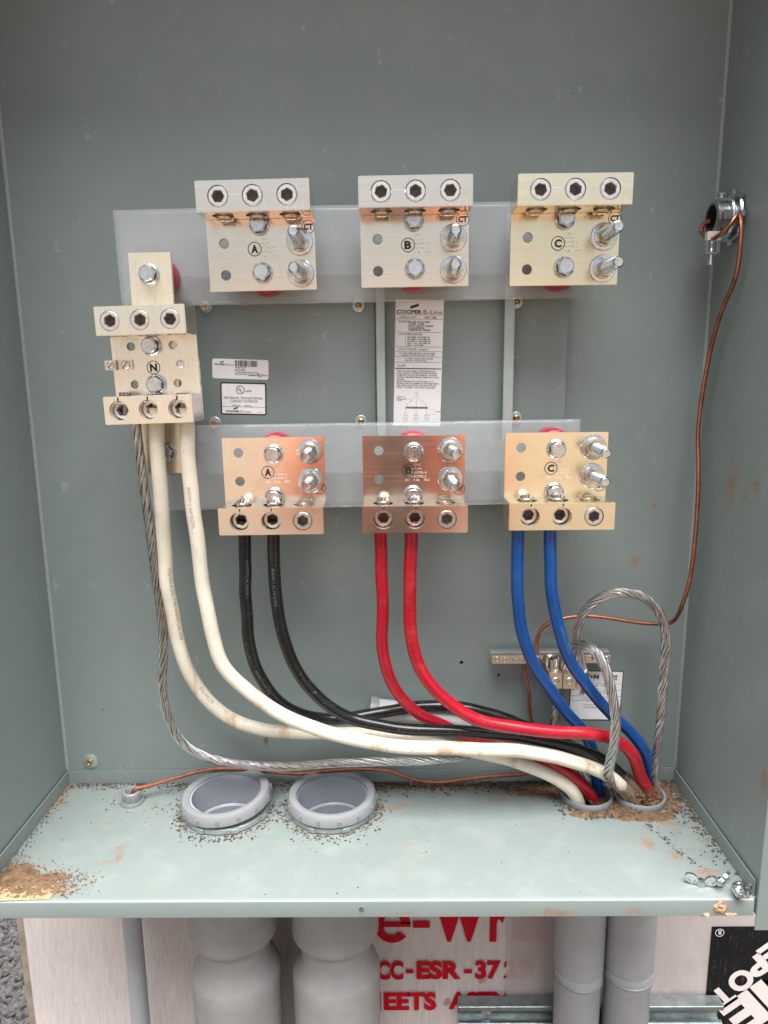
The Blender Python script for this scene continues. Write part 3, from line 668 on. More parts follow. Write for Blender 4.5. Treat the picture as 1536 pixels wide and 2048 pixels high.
def lug(tl_px, s, marker, label, mkey, deep=(), ends=(), ct=(.055, .0), roll=0., cond=None, mk=(-.008, 0)):
    """s=+1: clamp block on top (upper row), s=-1: clamp block at the bottom. Origin: middle of the clamp end, plate face at local y=0"""
    o = thing('terminal_lug', label, 'lug', tl_px, (0, roll, 0), 'three-barrel terminal lugs on red insulators')
    mt = M[mkey]
    bm = bmesh.new(); z1, z0 = (0, -LH_) if s > 0 else (LH_, 0); box(bm, (-LW / 2, 0, z0), (LW / 2, PT, z1), .0006)
    cut = bmesh.new(); fe = -s * LH_
    rows = [fe + s * .0185, fe + s * .0545]
    for z in rows: cyl(cut, (-.0437, -.02, z), (-.0437, .03, z), .0060, 28)
    link('plate', boolean(mesh(bm, False), [cut]), mt, o)
    a, b_ = (-BH, 0) if s > 0 else (0, BH); zc = (a + b_) / 2
    link('clamp_block', barrel_mesh(LW * 1.0, a, b_, DEP - .0003, XS, zc), mt, o).location = (0, -.0003, 0)
    for i, x in enumerate(XS):
        child('set_screw', SCREWD if i in deep else SCREW0, None, o, (x, -DEP - .0004, zc), (0, random.uniform(0, 1), 0))
        if i in deep:
            bm = bmesh.new(); strands(bm, [V(x, -DEP / 2 + .004, zc + .004), V(x, -DEP / 2 + .004, b_ - .002), V(x, -.0140, b_ + .0042)], .0078, 9, .09); obj('conductor_end', bm, [M['strand_dull'], M['dark']], o)
        zb = a if s > 0 else b_
        bm = bmesh.new(); lathe(bm, [(.0088, .0001), (.0106, .0001), (.0108, .0008), (.0102, .0013), (.0108, .0019), (.0102, .0025), (.0106, .0031), (.0090, .0032), (.0088, .0026)], (x, -.0140, zb), (0, 0, -s), 28, None, True); obj('threaded_collar', bm, mt, o)
    bolt(o, 0.0, fe + s * .0205, 0, random.random()); bolt(o, -.001, fe + s * .0745, 0, random.random())
    for z in rows: stud(o, .0455, z, random.random(), (random.uniform(-.03, .03), random.uniform(-.03, .03)))
    insulator(o, 0, fe + s * .0205, PT, .0455)
    # marker writing
    bm = bmesh.new(); mx, mz = mk[0], fe + s * .0475 + mk[1]
    ring(bm, mx, mz, .0082, .0009, -.00025); text_box(bm, marker, mx - .0042, mz - .0048, mx + .0042, mz + .0048, -.00025, .05); flat('phase_mark', bm, M['ink'], o); bm = bmesh.new()
    cx, cz = ct; ring(bm, cx, cz, .0078, .0007, -.00025); text_box(bm, 'CT', cx - .0054, cz - .0034, cx + .0056, cz + .0036, -.00025, .04); flat('ct_mark', bm, M['ink'], o)
    if deep:
        for i in deep: bm = bmesh.new(); quad(bm, XS[i] - .0007 + .001, zc + .0125, XS[i] + .0007 + .001, BH - .001, -DEP - .0006); flat('torque_mark', bm, M['ink'], o)
    bm = bmesh.new()
    for k, ln in enumerate(('CMC', 'LA-600', '500 KCMIL-4', '600 KCMIL-2', 'CU    9 AL    75C')): text_line(bm, ln, .004, fe + s * .0475 + (.0095 - k * .0048) * s * (1 if s > 0 else -1), .0030, -.00018, .0, 1., True)
    flat('stamped_lettering', bm, M['stamp'], o)
    return o
def mid(u0, v0, u1, v1, Y): return (at(u0, v0, Y) + at(u1, v1, Y)) / 2
PY = -.093
lug(mid(405, 380, 628, 374, PY), 1, 'A', 'upper lug marked A, leftmost of the upper row, no cables in it', 'alu', ct=(.0565, -.0435), roll=-.012)
lug(mid(718, 370, 939, 367, PY), 1, 'B', 'upper lug marked B, middle of the upper row, no cables in it', 'alu', ct=(.0565, -.0395), roll=-.006)
lug(mid(1024, 366, 1244, 364, PY), 1, 'C', 'upper lug marked C, golden plate at the right end of the upper row', 'alu_gold', ct=(.0575, -.0400))
def low(u0, u1, v, **k):
    a = at((u0 + u1) / 2, v, PY); return a - V(0, 0, LH_)
lug(low(445, 648, 875), -1, 'A', 'lower lug marked A with two black cables clamped in it', 'alu', (0, 1), ct=(.0560, .0500), mk=(-.008, .004), roll=-.006)
lug(low(727, 928, 871), -1, 'B', 'lower lug marked B with two red cables clamped in it', 'alu', (0, 1), ct=(.0565, .0470), mk=(-.007, .004))
lug(low(1010, 1218, 865), -1, 'C', 'lower lug marked C, golden plate with two blue cables clamped in it', 'alu_gold', (0, 1), ct=(.0560, .0480), mk=(-.006, .003))

# neutral
nb = thing('neutral_bar', 'tall plain metal neutral bar bolted behind the double lug marked N', 'bar', (.2075, -.093, .49))
bm = bmesh.new(); box(bm, (-.0253, 0, -.006), (.0253, .0064, .258), .0006); obj('bar', bm, M['alu_bar'], nb)
q = at(299, 549, -.093); bolt(nb, q.x - .2075, q.z - .49); insulator(nb, q.x - .2075 + .002, q.z - .49, .0064, .046)
q = at(333, 905, -.093); bolt(nb, q.x - .2075, q.z - .49); insulator(nb, q.x - .2075, q.z - .49, .0064, .046)
NY = -.1005
nl = thing('neutral_lug', 'double neutral lug marked N with clamp blocks at its top and bottom', 'lug', (.2085, NY, .6165), (0, -.022, 0))
NW, NH = .1040, .1340; NB = .0325
bm = bmesh.new(); box(bm, (-NW / 2, 0, -NH / 2), (NW / 2, .0068, NH / 2), .0006)
cut = bmesh.new()
def nloc(u, v):
    d = at(u, v, NY) - nl.location; c, s = math.cos(-.022), math.sin(-.022); return (d.x * c - d.z * s * -1 * -1, d.z * c + d.x * s * -1 * -1)
NHOLES = [nloc(u, v) for u, v in ((262, 693), (345, 690), (270, 769), (355, 766))]
for x, z in NHOLES: cyl(cut, (x, -.02, z), (x, .03, z), .0052, 24)
link('plate', boolean(mesh(bm, False), [cut]), M['alu_n'], nl)
NXS = (-.0345, .0, .0345)
for z0, z1, dp in ((NH / 2 - NB, NH / 2, ()), (-NH / 2, -NH / 2 + NB, (0, 1, 2))):
    link('clamp_block', barrel_mesh(NW, z0, z1, DEP - .0003, NXS, (z0 + z1) / 2, .0115, .0114), M['alu_n'], nl).location = (0, -.0003, 0)
    for i, x in enumerate(NXS):
        child('set_screw', SCREWD if dp else SCREW0, None, nl, (x, -DEP - .0004, (z0 + z1) / 2), (0, random.random(), 0))
        if dp:
            bm = bmesh.new(); strands(bm, [V(x, -DEP / 2 + .004, z0 + .004), V(x, -DEP / 2 + .004, z1 + random.uniform(.001, .004))], .0080, 9, .09); obj('conductor_end', bm, [M['strand_dull'], M['dark']], nl)
x, z = nloc(303, 692); bolt(nl, x, z, 0, .3); x, z = nloc(313, 769); bolt(nl, x, z, 0, .8)
bm = bmesh.new(); x, z = nloc(361, 728); lathe(bm, [(0, .0026), (.003, .0028), (.0046, .0018), (.0048, 0)], (x, 0, z), (0, -1, 0), 20); obj('screw', bm, M['zinc'], nl)
cxa, cza = nloc(214, 731); cxb, _ = nloc(267, 731)
bm = bmesh.new(); box(bm, (cxa, -.0075, cza - .0058), (cxa + .0135, -.0010, cza + .0058), .0006); box(bm, (cxa + .0137, -.0024, cza - .0058), (cxb, -.0004, cza + .0058), .0004); br = obj('small_connector', bm, M['alu'], nl)
for dx, r, yy in ((.0075, .0042, -.0077), (.0235, .0052, -.0026)):
    bm = bmesh.new(); lathe(bm, [(0, .0022), (r * .8, .0022), (r, .0014), (r, 0)], (cxa + dx, yy, cza), (0, -1, 0), 20); sc = obj('screw', bm, M['zinc'], br)
    bm = bmesh.new(); box(bm, (-.0006, -.00012, -r * .9), (.0006, 0, r * .9)); bmesh.ops.rotate(bm, verts=bm.verts, cent=(0, 0, 0), matrix=Matrix.Rotation(.6, 3, 'Y')); bmesh.ops.translate(bm, verts=bm.verts, vec=(cxa + dx, yy - .0022, cza)); obj('slot', bm, M['dark'], sc, False)
bm = bmesh.new(); x, z = nloc(307, 735); ring(bm, x, z, .0082, .0009, -.00025); text_box(bm, 'N', x - .0044, z - .0048, x + .0044, z + .0048, -.00025, .05); flat('phase_mark', bm, M['ink'], nl)
for i in range(3): bm = bmesh.new(); quad(bm, NXS[i] - .0008, -NH / 2 + NB - .006, NXS[i] + .0008, -NH / 2 + NB - .001, -DEP - .0006); flat('torque_mark', bm, M['ink'], nl)

# ------------------------------------------------------------------ labels
def label_thing(name, lab, corners, y, margin_black=0., rr=.0):
    tl, tr, br_, bl = [at(u, v, y) for u, v in corners]
    o_ = (tl + tr + br_ + bl) / 4; wd = ((tr - tl).length + (br_ - bl).length) / 2; ht = ((tl - bl).length + (tr - br_).length) / 2
    ang_ = math.atan2((tr - tl).z + (br_ - bl).z, (tr - tl).x + (br_ - bl).x)
    t_ = thing(name, lab, 'label', o_, (0, -ang_, 0))
    def rrect(wd, ht, r, y):
        bm = bmesh.new(); pts = []
        for cx, cz, a0 in ((wd / 2 - r, ht / 2 - r, 0), (-wd / 2 + r, ht / 2 - r, 90), (-wd / 2 + r, -ht / 2 + r, 180), (wd / 2 - r, -ht / 2 + r, 270)):
            for k in range(5): a = math.radians(a0 + 22.5 * k); pts.append(V(cx + r * math.cos(a), y, cz + r * math.sin(a)))
        prism(bm, pts, None, (0, 1, 0), .00015); return bm
    if margin_black:
        obj('border', rrect(wd, ht, rr, 0), M['ink'], t_, False); obj('backing', rrect(wd - 2 * margin_black, ht - 2 * margin_black, max(.0002, rr - margin_black), -.00018), M['label'], t_, False)
    else: obj('backing', rrect(wd, ht, rr, -.00018), M['label'], t_, False)
    return t_, wd, ht
YT = -.0004
def logo(bm, x, z, wd):
    """slanted bar above the bold name followed by the thin line name"""
    h = wd * .085
    text_box(bm, 'COOPER', x, z, x + wd * .55, z + h, YT, .035); text_box(bm, 'B-Line', x + wd * .59, z, x + wd, z + h * 1.02, YT, 0.)
    poly(bm, [(x + wd * .30, YT, z + h * 1.25), (x + wd * .30, YT, z + h * 1.95), (x + wd * .48, YT, z + h * 2.6), (x + wd * .48, YT, z + h * 1.95)])
def line(bm, x0, x1, z, th=.0002): quad(bm, x0, z - th, x1, z + th, YT)
# barcode label
t_, wd, ht = label_thing('barcode_label', 'white barcode label with rounded corners above the black bordered label', ((424, 717), (537, 720), (537, 760), (425, 756)), -.0142, 0, .003)
bm = bmesh.new(); logo(bm, -wd / 2 + .003, ht / 2 - .0085, .026)
x = -wd / 2 + .0305
while x < -wd / 2 + .060:
    b_ = random.choice((.0003, .0003, .0006, .0009)); quad(bm, x, ht / 2 - .0095, x + b_, ht / 2 - .0015, YT); x += b_ + random.choice((.0004, .0004, .0008))
for k, (s_, z) in enumerate((('78205107177', .0118), ('6067 0333', .0150), ('CT BASE MTG 800A 4W LB', .0180), ('Mfr. date 3005', .0204))): text_line(bm, s_, -wd / 2 + .0305, ht / 2 - z, .0018 if k != 1 else .0022, YT, .02)
text_line(bm, '0000769818 0', .010, ht / 2 - .0212, .0018, YT, .03); text_line(bm, '12/08/05', .0275, ht / 2 - .0212, .0018, YT, .02); text_line(bm, 'A', .0145, -ht / 2 + .0045, .0022, YT, .03); text_line(bm, 'Made in', .0225, -ht / 2 + .0058, .0018, YT, .02); text_line(bm, 'USA', .0235, -ht / 2 + .0030, .0018, YT, .02)
flat('print', bm, M['ink'], t_)
# listing label with black border
t_, wd, ht = label_thing('listing_label', 'white label in a thick black border reading metering transformer cabinet interior', ((438, 764), (532, 766), (534, 831), (444, 829)), -.0142, .0019, .003)
bm = bmesh.new(); ring(bm, -.004, ht / 2 - .0098, .0057, .0009, YT); text_box(bm, 'U', -.0075, ht / 2 - .0112, -.0042, ht / 2 - .0068, YT, .02); text_box(bm, 'L', -.0037, ht / 2 - .0130, -.0010, ht / 2 - .0088, YT, .02)
text_line(bm, 'LISTED', .0028, ht / 2 - .0125, .0024, YT, .02, .8)
text_box(bm, 'METERING TRANSFORMER', -.026, ht / 2 - .0222, .026, ht / 2 - .0190, YT, .0); text_box(bm, 'CABINET INTERIOR', -.018, ht / 2 - .0264, .019, ht / 2 - .0232, YT, .0)
text_line(bm, 'ISSUE NO.', -.015, ht / 2 - .0314, .0018, YT, .02); text_line(bm, '2240981', .001, ht / 2 - .0312, .0018, YT, 0.); line(bm, .000, .0135, ht / 2 - .0318, .00015)
line(bm, -wd / 2 + .0018, wd / 2 - .0018, -ht / 2 + .0108, .0002); logo(bm, -.024, -ht / 2 + .0032, .034); text_line(bm, 'P06-038', .019, -ht / 2 + .0035, .0012, YT)
flat('print', bm, M['ink'], t_)
# tall instruction label in the channel
t_, wd, ht = label_thing('instruction_label', 'tall narrow white instruction label with a wiring diagram in the channel', ((788, 598), (886, 601), (882, 852), (790, 852)), -.0162)
bm = bmesh.new(); top = ht / 2; L0 = -wd / 2; hh = ht / 254.
def zz(v): return top - (v - 598) * hh
logo(bm, L0 + .0015, zz(626), wd - .003)
for v, th in ((627.5, .0002), (636, .0002), (662, .0002), (691, .0002), (700, .0002), (711, .0002), (722, .0002), (734.5, .0006)): line(bm, L0 + .001, wd / 2 - .001, zz(v), th)
T = lambda s_, x, v, h=.0019, o=.01, xs=1.: text_line(bm, s_, L0 + x, zz(v), h, YT, o, xs)
T('CATALOG NO.', .005, 634.2, .0024); T('6067 1 BBL', .038, 634.2, .0024, .03); T('RATING:', .005, 643, .0026)
for i, s_ in enumerate(('800 AMP 600 VAC MAX', '3 PHASE  4 WIRE', 'SHORT CIRCUIT CURRENT', '50 KA MAXIMUM', 'SYMMETRICAL AMPERES')): T(s_, .0175, 643 + i * 4, .0019, .03)
T('LUG WIRE RANGE:', .005, 668, .0026)
for i, s_ in enumerate(('1   250 KCMIL-1-600 KCMIL OR', '2   250 KCMIL-1-600 KCMIL OR', '3   300 MCM - 2 - 250 KCMIL OR', '1   #2/0 - 1 - #1 - 250 KCMIL OR', '1   #2/0 - 1 - 250 KCMIL')): T(s_, .013, 673 + i * 4, .0017, .03)
T('LUG TORQUE:', .005, 697.5, .0026); T('500 LB IN', .0315, 697.5, .0019, .03)
T('FOR USE IN METER METERING TRANSFORMER', .006, 705, .0016, .02); T('CABINETS OR SWITCHBOARDS FOR USERS', .0085, 709, .0016, .02)
T('ALL WIRE CONNECTIONS SUITABLE', .0135, 716, .0016, .02); T('FOR 60/75 C CONDUCTORS', .0135, 720, .0016, .02); T('DATE', .005, 731, .0026)
for i, s_ in enumerate(('WRAP ALL LINE CABLES TOGETHER AND ALL', 'LOAD CABLES TOGETHER WITH NYLON ROPE', 'NOMINALLY 3/8 INCH IN DIAMETER - OR ROPE', 'HAVING A MINIMUM TENSILE STRENGTH OF 3300', 'POUNDS.', 'BEGIN WRAPPING AT 6 INCHES AND AT 12', 'INCHES FROM THE TERMINALS WITH FIVE WRAPS', 'AND EVERY ADDITIONAL 6 INCHES WITH FIVE', 'WRAPS - OR EVERY 1 INCH WITH ONE WRAP.')): T(s_, .0032, 741 + i * 4.2, .0019, .015, .92)
def P2(u, v): return (L0 + (u - 789) * wd / 95., zz(v))
for a, b_ in (((831, 781), (831, 793)), ((834.5, 781), (834.5, 815)), ((838, 781), (838, 793)), ((831, 793), (815, 808)), ((838, 793), (854, 808)), ((815, 808), (813, 814)), ((854, 808), (856, 814)), ((813, 814), (813, 828)), ((834.5, 815), (834.5, 828)), ((856, 814), (856, 828)), ((862, 817), (874, 817)), ((862, 827), (874, 827)), ((809, 795), (826, 799))): seg(bm, P2(*a), P2(*b_), .00022, YT)
p_, q_ = P2(813, 816), P2(857, 812)
x = p_[0]
while x < q_[0]: quad(bm, x, p_[1], x + .0006, q_[1], YT); x += .00085
for u in (813, 834.5, 856):
    for a, b_ in (((u - 4, 830), (u + 4, 830)), ((u - 4, 841), (u + 4, 841)), ((u - 4, 830), (u - 4, 841)), ((u + 4, 830), (u + 4, 841)), ((u - 4, 830), (u - 1, 826)), ((u + 4, 830), (u + 1, 826))): seg(bm, P2(*a), P2(*b_), .00022, YT)
    ring(bm, P2(u, 836)[0], P2(u, 836)[1], .001, .0003, YT, 12)
for i, s_ in enumerate(('NYLON ROPE', '3/8 DIA.', 'FIVE WRAPS MIN.', '(TYPICAL)')): T(s_, .0038, 793 + i * 2.6, .0011, .02)
T('6 INCHES', .055, 822.6, .0013, .02)
flat('print', bm, M['ink'], t_)
# wall label
t_, wd, ht = label_thing('rating_label', 'white rating label with thin black border on the cabinet back behind a blue cable', ((1141, 1341), (1247, 1342), (1240, 1441), (1138, 1439)), -.0008, .0012, .0008)
bm = bmesh.new(); top = ht / 2
text_box(bm, 'EAT', -.031, top - .0125, -.010, top - .0060, YT, .05); poly(bm, [(-.0095, YT, top - .0118), (-.0095, YT, top - .0068), (-.0055, YT, top - .0093)]); text_box(bm, 'N', -.005, top - .0125, .0025, top - .0060, YT, .06)
text_box(bm, 'B-LINE', .0135, top - .0100, .0295, top - .0062, YT, .04); text_box(bm, 'SERIES', .019, top - .0142, .0295, top - .0112, YT, .02)
for k in (.020, .0295, .0395, .0465): line(bm, -wd / 2 + .0015, wd / 2 - .0015, top - k, .0002)
text_line(bm, 'ENCLOSURE - TYPE 3R', 0, top - .0245, .0026, YT, .0, 1, True); text_line(bm, 'CAT. NO.', 0, top - .0285, .0015, YT, 0, 1, True); text_box(bm, '364811 RTCT', -.025, top - .0380, .026, top - .0320, YT, .0)
for k, s_ in enumerate(('THIS ENCLOSURE IS SUITABLE FOR', 'CUTS OR WIRE JOINTS')): text_line(bm, s_, 0, top - .0440 - k * .0042, .0021, YT, .0, .9, True)
for k, s_ in enumerate(('SEE CURRENT CABINETS AND', 'A METER CABINET ENCLOSURE')): text_line(bm, s_, 0, top - .0545 - k * .0040, .0020, YT, .0, .9, True)
flat('print', bm, M['ink'], t_)

# ------------------------------------------------------------------ cables
def path(pts, tail=()): return spline([at(*p) if len(p) == 3 and p[0] > 5 else Vector(p) for p in pts] + [Vector(p) for p in tail])
def cable(name, lab, pts, tail, r, m, cat='cable', group=None):
    bm = bmesh.new(); P = path(pts, tail); P = [p + V(mnoise.noise(p * 22), mnoise.noise(p * 22 + V(9, 0, 0)), mnoise.noise(p * 22 + V(0, 9, 0))) * .0016 for p in P]; tube(bm, P, r, 16); o = obj(name, bm, m, None); tag(o, lab, cat, group); return o, P
def cable_print(o, P, body, s0, h, th0, r, m, flip=False):
    """print along a cable: th0 = angle round the jacket from the camera-facing side"""
    fr = frames(P); bm = bmesh.new()
    def fn(x, y):
        s = s0 + x * h / .7; i = 0
        lo, hi = 0, len(fr) - 2
        while lo < hi:
            md = (lo + hi) // 2
            if fr[md + 1][4] < s: lo = md + 1
            else: hi = md
        p, t_, N, B, sa = fr[lo]; p2 = fr[lo + 1][0]; L = max(1e-6, fr[lo + 1][4] - sa); k = (s - sa) / L
        c = p + (p2 - p) * k; tocam = (CAMP - c); tocam = (tocam - t_ * tocam.dot(t_)).normalized(); side = t_.cross(tocam)
        a = th0 + (y - .35) * h / .7 / r * (-1 if flip else 1)
        return c + (tocam * math.cos(a) - side * math.sin(a)) * (r + .00012)
    put_text(bm, body, fn, .0, 1); return flat('cable_print', bm, m, o)
M['faint_ink'] = m_simple('faint_ink', (.20, .17, .14), .6, 0, .3, 200)
M['dull_red_ink'] = m_simple('dull_red_ink', (.22, .012, .02), .5, 0, .3, 200); M['dull_blue_ink'] = m_simple('dull_blue_ink', (.10, .16, .30), .5, 0, .3, 200)
M['silver_ink'] = m_simple('silver_ink', (.13, .13, .13), .5, 0, .3, 200)
RW, RC = .0092, .0080
G1 = 'insulated cables clamped in the lugs'
o, P = cable('white_cable', 'white cable from the middle of the N lug, outer of the two white curves', [(312, 815, -.122), (314, 900, -.118), (320, 980, -.112), (328, 1080, -.10), (338, 1180, -.092), (353, 1270, -.084), (380, 1350, -.076), (422, 1407, -.068), (480, 1446, -.062), (560, 1463, -.058), (640, 1466, -.056), (740, 1469, -.056), (840, 1480, -.060), (960, 1505, -.068), (1030, 1522, -.072), (1095, 1548, -.072), (1140, 1577, -.068)], [(.757, -.058, -.004), (.762, -.052, -.05), (.762, -.05, -.2)], RW, M['white_c'], group=G1)
cable_print(o, P, '(UL) 600 KCMIL TYPE XHHW-2 AL 600V', .205, .0042, .55, RW, M['faint_ink']); cable_print(o, P, '(UL) 002 1/A', .385, .0042, .3, RW, M['faint_ink'])
o, P = cable('white_cable', 'white cable from the right of the N lug, passing in front of the other cables', [(373, 815, -.122), (375, 900, -.12), (382, 980, -.117), (394, 1080, -.113), (408, 1180, -.110), (425, 1270, -.108), (452, 1340, -.106), (500, 1386, -.104), (570, 1431, -.102), (650, 1463, -.102), (750, 1486, -.104), (850, 1496, -.106), (950, 1499, -.108), (1030, 1502, -.106), (1100, 1512, -.100), (1170, 1530, -.090), (1225, 1556, -.078)], [(.832, -.066, .008), (.838, -.060, -.03), (.838, -.05, -.2)], RW, M['white_c'], group=G1)
cable_print(o, P, 'XHHW-2 600 KCMIL', .095, .0042, -.3, RW, M['faint_ink']); cable_print(o, P, 'E96627 (UL)', .84, .0046, .35, RW, M['faint_ink'])
o, P = cable('black_cable', 'black cable from the left hole of lower lug A, arching behind the red cables', [(488, 1040, -.114), (489, 1120, -.11), (492, 1200, -.102), (498, 1280, -.094), (516, 1345, -.082), (550, 1394, -.074), (600, 1428, -.066), (660, 1438, -.052), (720, 1432, -.044), (790, 1420, -.038), (860, 1412, -.034), (920, 1413, -.034), (980, 1428, -.036), (1060, 1455, -.040), (1140, 1490, -.046), (1200, 1526, -.050)], [(.842, -.046, .012), (.846, -.046, -.05), (.846, -.046, -.2)], RC, M['black_c'], group=G1)
cable_print(o, P, '600 KCMIL AL XHHW-2', .05, .0036, .3, RC, M['silver_ink']); cable_print(o, P, 'XHHW-2 600V (UL)', .21, .0036, -.2, RC, M['silver_ink'])
o, P = cable('black_cable', 'black cable from the middle hole of lower lug A, running over the white cables', [(548, 1040, -.114), (549, 1130, -.112), (555, 1210, -.106), (572, 1290, -.10), (600, 1350, -.094), (645, 1403, -.090), (700, 1435, -.088), (770, 1453, -.087), (860, 1461, -.087), (950, 1465, -.087), (1030, 1474, -.085), (1110, 1489, -.082), (1190, 1511, -.077), (1238, 1545, -.070)], [(.843, -.062, .006), (.848, -.056, -.05), (.848, -.056, -.2)], RC, M['black_c'], group=G1)
cable_print(o, P, 'XHHW-2 AL 600 KCMIL', .06, .0036, -.2, RC, M['silver_ink']); cable_print(o, P, '600V SUN RES (UL)', .50, .0036, .35, RC, M['silver_ink'])
o, P = cable('red_cable', 'red cable from the left hole of lower lug B, passing behind a black cable', [(761, 1040, -.114), (762, 1130, -.108), (765, 1210, -.10), (764, 1280, -.092), (775, 1345, -.084), (800, 1394, -.076), (840, 1430, -.069), (885, 1452, -.064), (930, 1472, -.061), (985, 1484, -.060), (1040, 1500, -.061), (1092, 1523, -.063), (1142, 1552, -.063)], [(.776, -.056, .006), (.782, -.052, -.05), (.782, -.05, -.2)], RC, M['red_c'], group=G1)
o, P = cable('red_cable', 'red cable from the middle hole of lower lug B, running over the others', [(822, 1040, -.114), (821, 1130, -.112), (820, 1210, -.110), (822, 1270, -.108), (838, 1330, -.106), (870, 1380, -.105), (910, 1415, -.104), (960, 1440, -.104), (1030, 1456, -.104), (1110, 1463, -.102), (1180, 1468, -.098), (1230, 1480, -.09), (1262, 1506, -.08), (1279, 1545, -.068)], [(.856, -.058, .006), (.858, -.052, -.05), (.856, -.05, -.2)], .0084, M['red_c'], group=G1)
cable_print(o, P, '600 KCMIL XHHW-2 (UL)', .34, .0034, -.75, .0084, M['dull_red_ink'])
o, P = cable('blue_cable', 'blue cable from the left hole of lower lug C, crossing the metal ground bar', [(1037, 1040, -.114), (1035, 1130, -.112), (1036, 1200, -.108), (1047, 1270, -.100), (1068, 1330, -.092), (1100, 1380, -.082), (1135, 1425, -.070), (1165, 1460, -.060), (1185, 1500, -.052), (1191, 1545, -.046)], [(.790, -.036, .0), (.788, -.04, -.05), (.788, -.04, -.2)], RC, M['blue_c'], group=G1)
o, P = cable('blue_cable', 'blue cable from the middle hole of lower lug C, crossing the white rating label', [(1101, 1040, -.114), (1100, 1130, -.114), (1105, 1200, -.110), (1120, 1270, -.104), (1145, 1330, -.096), (1180, 1380, -.086), (1220, 1425, -.076), (1262, 1466, -.064), (1290, 1505, -.056), (1302, 1545, -.048)], [(.868, -.040, .0), (.862, -.042, -.05), (.86, -.042, -.2)], RC, M['blue_c'], group=G1)
cable_print(o, P, 'XHHW-2 600 KCMIL', .14, .0034, .5, RC, M['dull_blue_ink'])

def bare(lab, pts, tail, R, m, k=11, pitch=.085, hand=1):
    bm = bmesh.new(); strands(bm, path(pts, tail), R, k - 2, pitch, 6, hand); return tag(obj('bare_conductor', bm, [m, M['dark']], None), lab, 'conductor', 'bare stranded conductors')
bare('long bare stranded conductor from the left of the N lug, sagging along the floor', [(268, 815, -.122), (275, 880, -.118), (286, 960, -.110), (300, 1060, -.098), (312, 1150, -.090), (323, 1230, -.084), (327, 1300, -.080), (324, 1370, -.076), (337, 1435, -.070), (368, 1487, -.064), (420, 1516, -.060), (500, 1530, -.058), (580, 1533, -.056), (660, 1527, -.056), (760, 1523, -.054), (850, 1521, -.050), (930, 1512, -.046), (1000, 1502, -.044), (1080, 1510, -.040)], [(.765, -.034, .03), (.772, -.034, -.03), (.772, -.04, -.2)], .0064, M['strand'], 11, .10)
bare('tall bare stranded conductor arching up from the muddy conduit to the ground bar', [(1172, 1385, -.050), (1166, 1345, -.050), (1157, 1300, -.050), (1156, 1262, -.052), (1168, 1225, -.056), (1200, 1196, -.062), (1245, 1185, -.068), (1288, 1196, -.070), (1318, 1225, -.070), (1331, 1270, -.068), (1328, 1340, -.065), (1322, 1420, -.062), (1316, 1490, -.059), (1308, 1540, -.054)], [(.868, -.048, .016), (.864, -.045, -.04), (.862, -.045, -.2)], .0064, M['strand_m'], 11, .09)
bare('short bare stranded conductor looping in front of the red and black cables', [(1134, 1372, -.050), (1132, 1330, -.050), (1138, 1302, -.056), (1158, 1289, -.075), (1185, 1297, -.095), (1210, 1335, -.110), (1225, 1395, -.118), (1231, 1440, -.120), (1228, 1490, -.118), (1219, 1530, -.108), (1217, 1552, -.095), (1228, 1566, -.080)], [(.835, -.060, -.01), (.84, -.055, -.1)], .0068, M['strand_m'], 11, .10)
bare('bare stranded conductor hanging below the ground bar behind a blue cable', [(1106, 1320, -.046), (1108, 1340, -.050), (1110, 1380, -.045), (1111, 1415, -.040), (1106, 1450, -.034), (1106, 1490, -.030), (1130, 1530, -.030)], [(.765, -.03, .02), (.768, -.03, -.05), (.768, -.03, -.2)], .0056, M['strand'], 10, .08)

def wire(lab, pts, tail=(), pre=()):
    bm = bmesh.new(); P = spline(list(pre) + [at(*p) for p in pts] + list(tail), .004); tube(bm, P, .0027, 10); return tag(obj('copper_wire', bm, M['copper'], None), lab, 'wire', 'bare copper wires')
RX = W - .012
def rw(u, v, x): return atx(u, v, x)
HUB = atx(1462, 440, .905)
HUB = V(.914, -.055, .7855)
wire('long copper wire down the right wall from conduit hub to ground bar', [(1340, 1246, -.034), (1300, 1247, -.034), (1262, 1243, -.032), (1225, 1237, -.028), (1180, 1232, -.024), (1140, 1234, -.022), (1105, 1243, -.022), (1083, 1258, -.022), (1074, 1280, -.022), (1073, 1308, -.024)], [at(1074, 1325, -.024)],
     [rw(1422, 441, .888), rw(1407, 448, .882), rw(1403, 462, .881), rw(1413, 474, .881), rw(1428, 476, .883), rw(1444, 466, .886), rw(1462, 447, .893), rw(1472, 432, .899), rw(1478, 431, .903), rw(1482, 445, .903), rw(1481, 490, .902), rw(1471, 555, .901), rw(1448, 610, .900), rw(1430, 665, .899), rw(1415, 730, .898), rw(1403, 800, .896), rw(1396, 870, .893), rw(1397, 930, .892), rw(1396, 990, .890), rw(1391, 1070, .887), rw(1382, 1145, .884), rw(1368, 1200, .879)])
wire('thin copper wire rising from the small floor bushing and running behind the large bushings', [(292, 1573, -.046), (340, 1559, -.036), (400, 1543, -.026), (450, 1537, -.022), (540, 1543, -.020), (600, 1547, -.020), (660, 1541, -.020), (720, 1538, -.018), (785, 1543, -.016), (812, 1554, -.018), (845, 1562, -.020), (880, 1564, -.020), (940, 1557, -.018), (1000, 1551, -.016), (1060, 1544, -.014), (1085, 1520, -.012), (1072, 1475, -.012), (1060, 1430, -.014), (1058, 1385, -.018), (1050, 1345, -.022), (1046, 1320, -.024)], (), [V(.110, -.055, -.06), V(.112, -.055, -.01), V(.117, -.054, .016), V(.122, -.052, .022)])

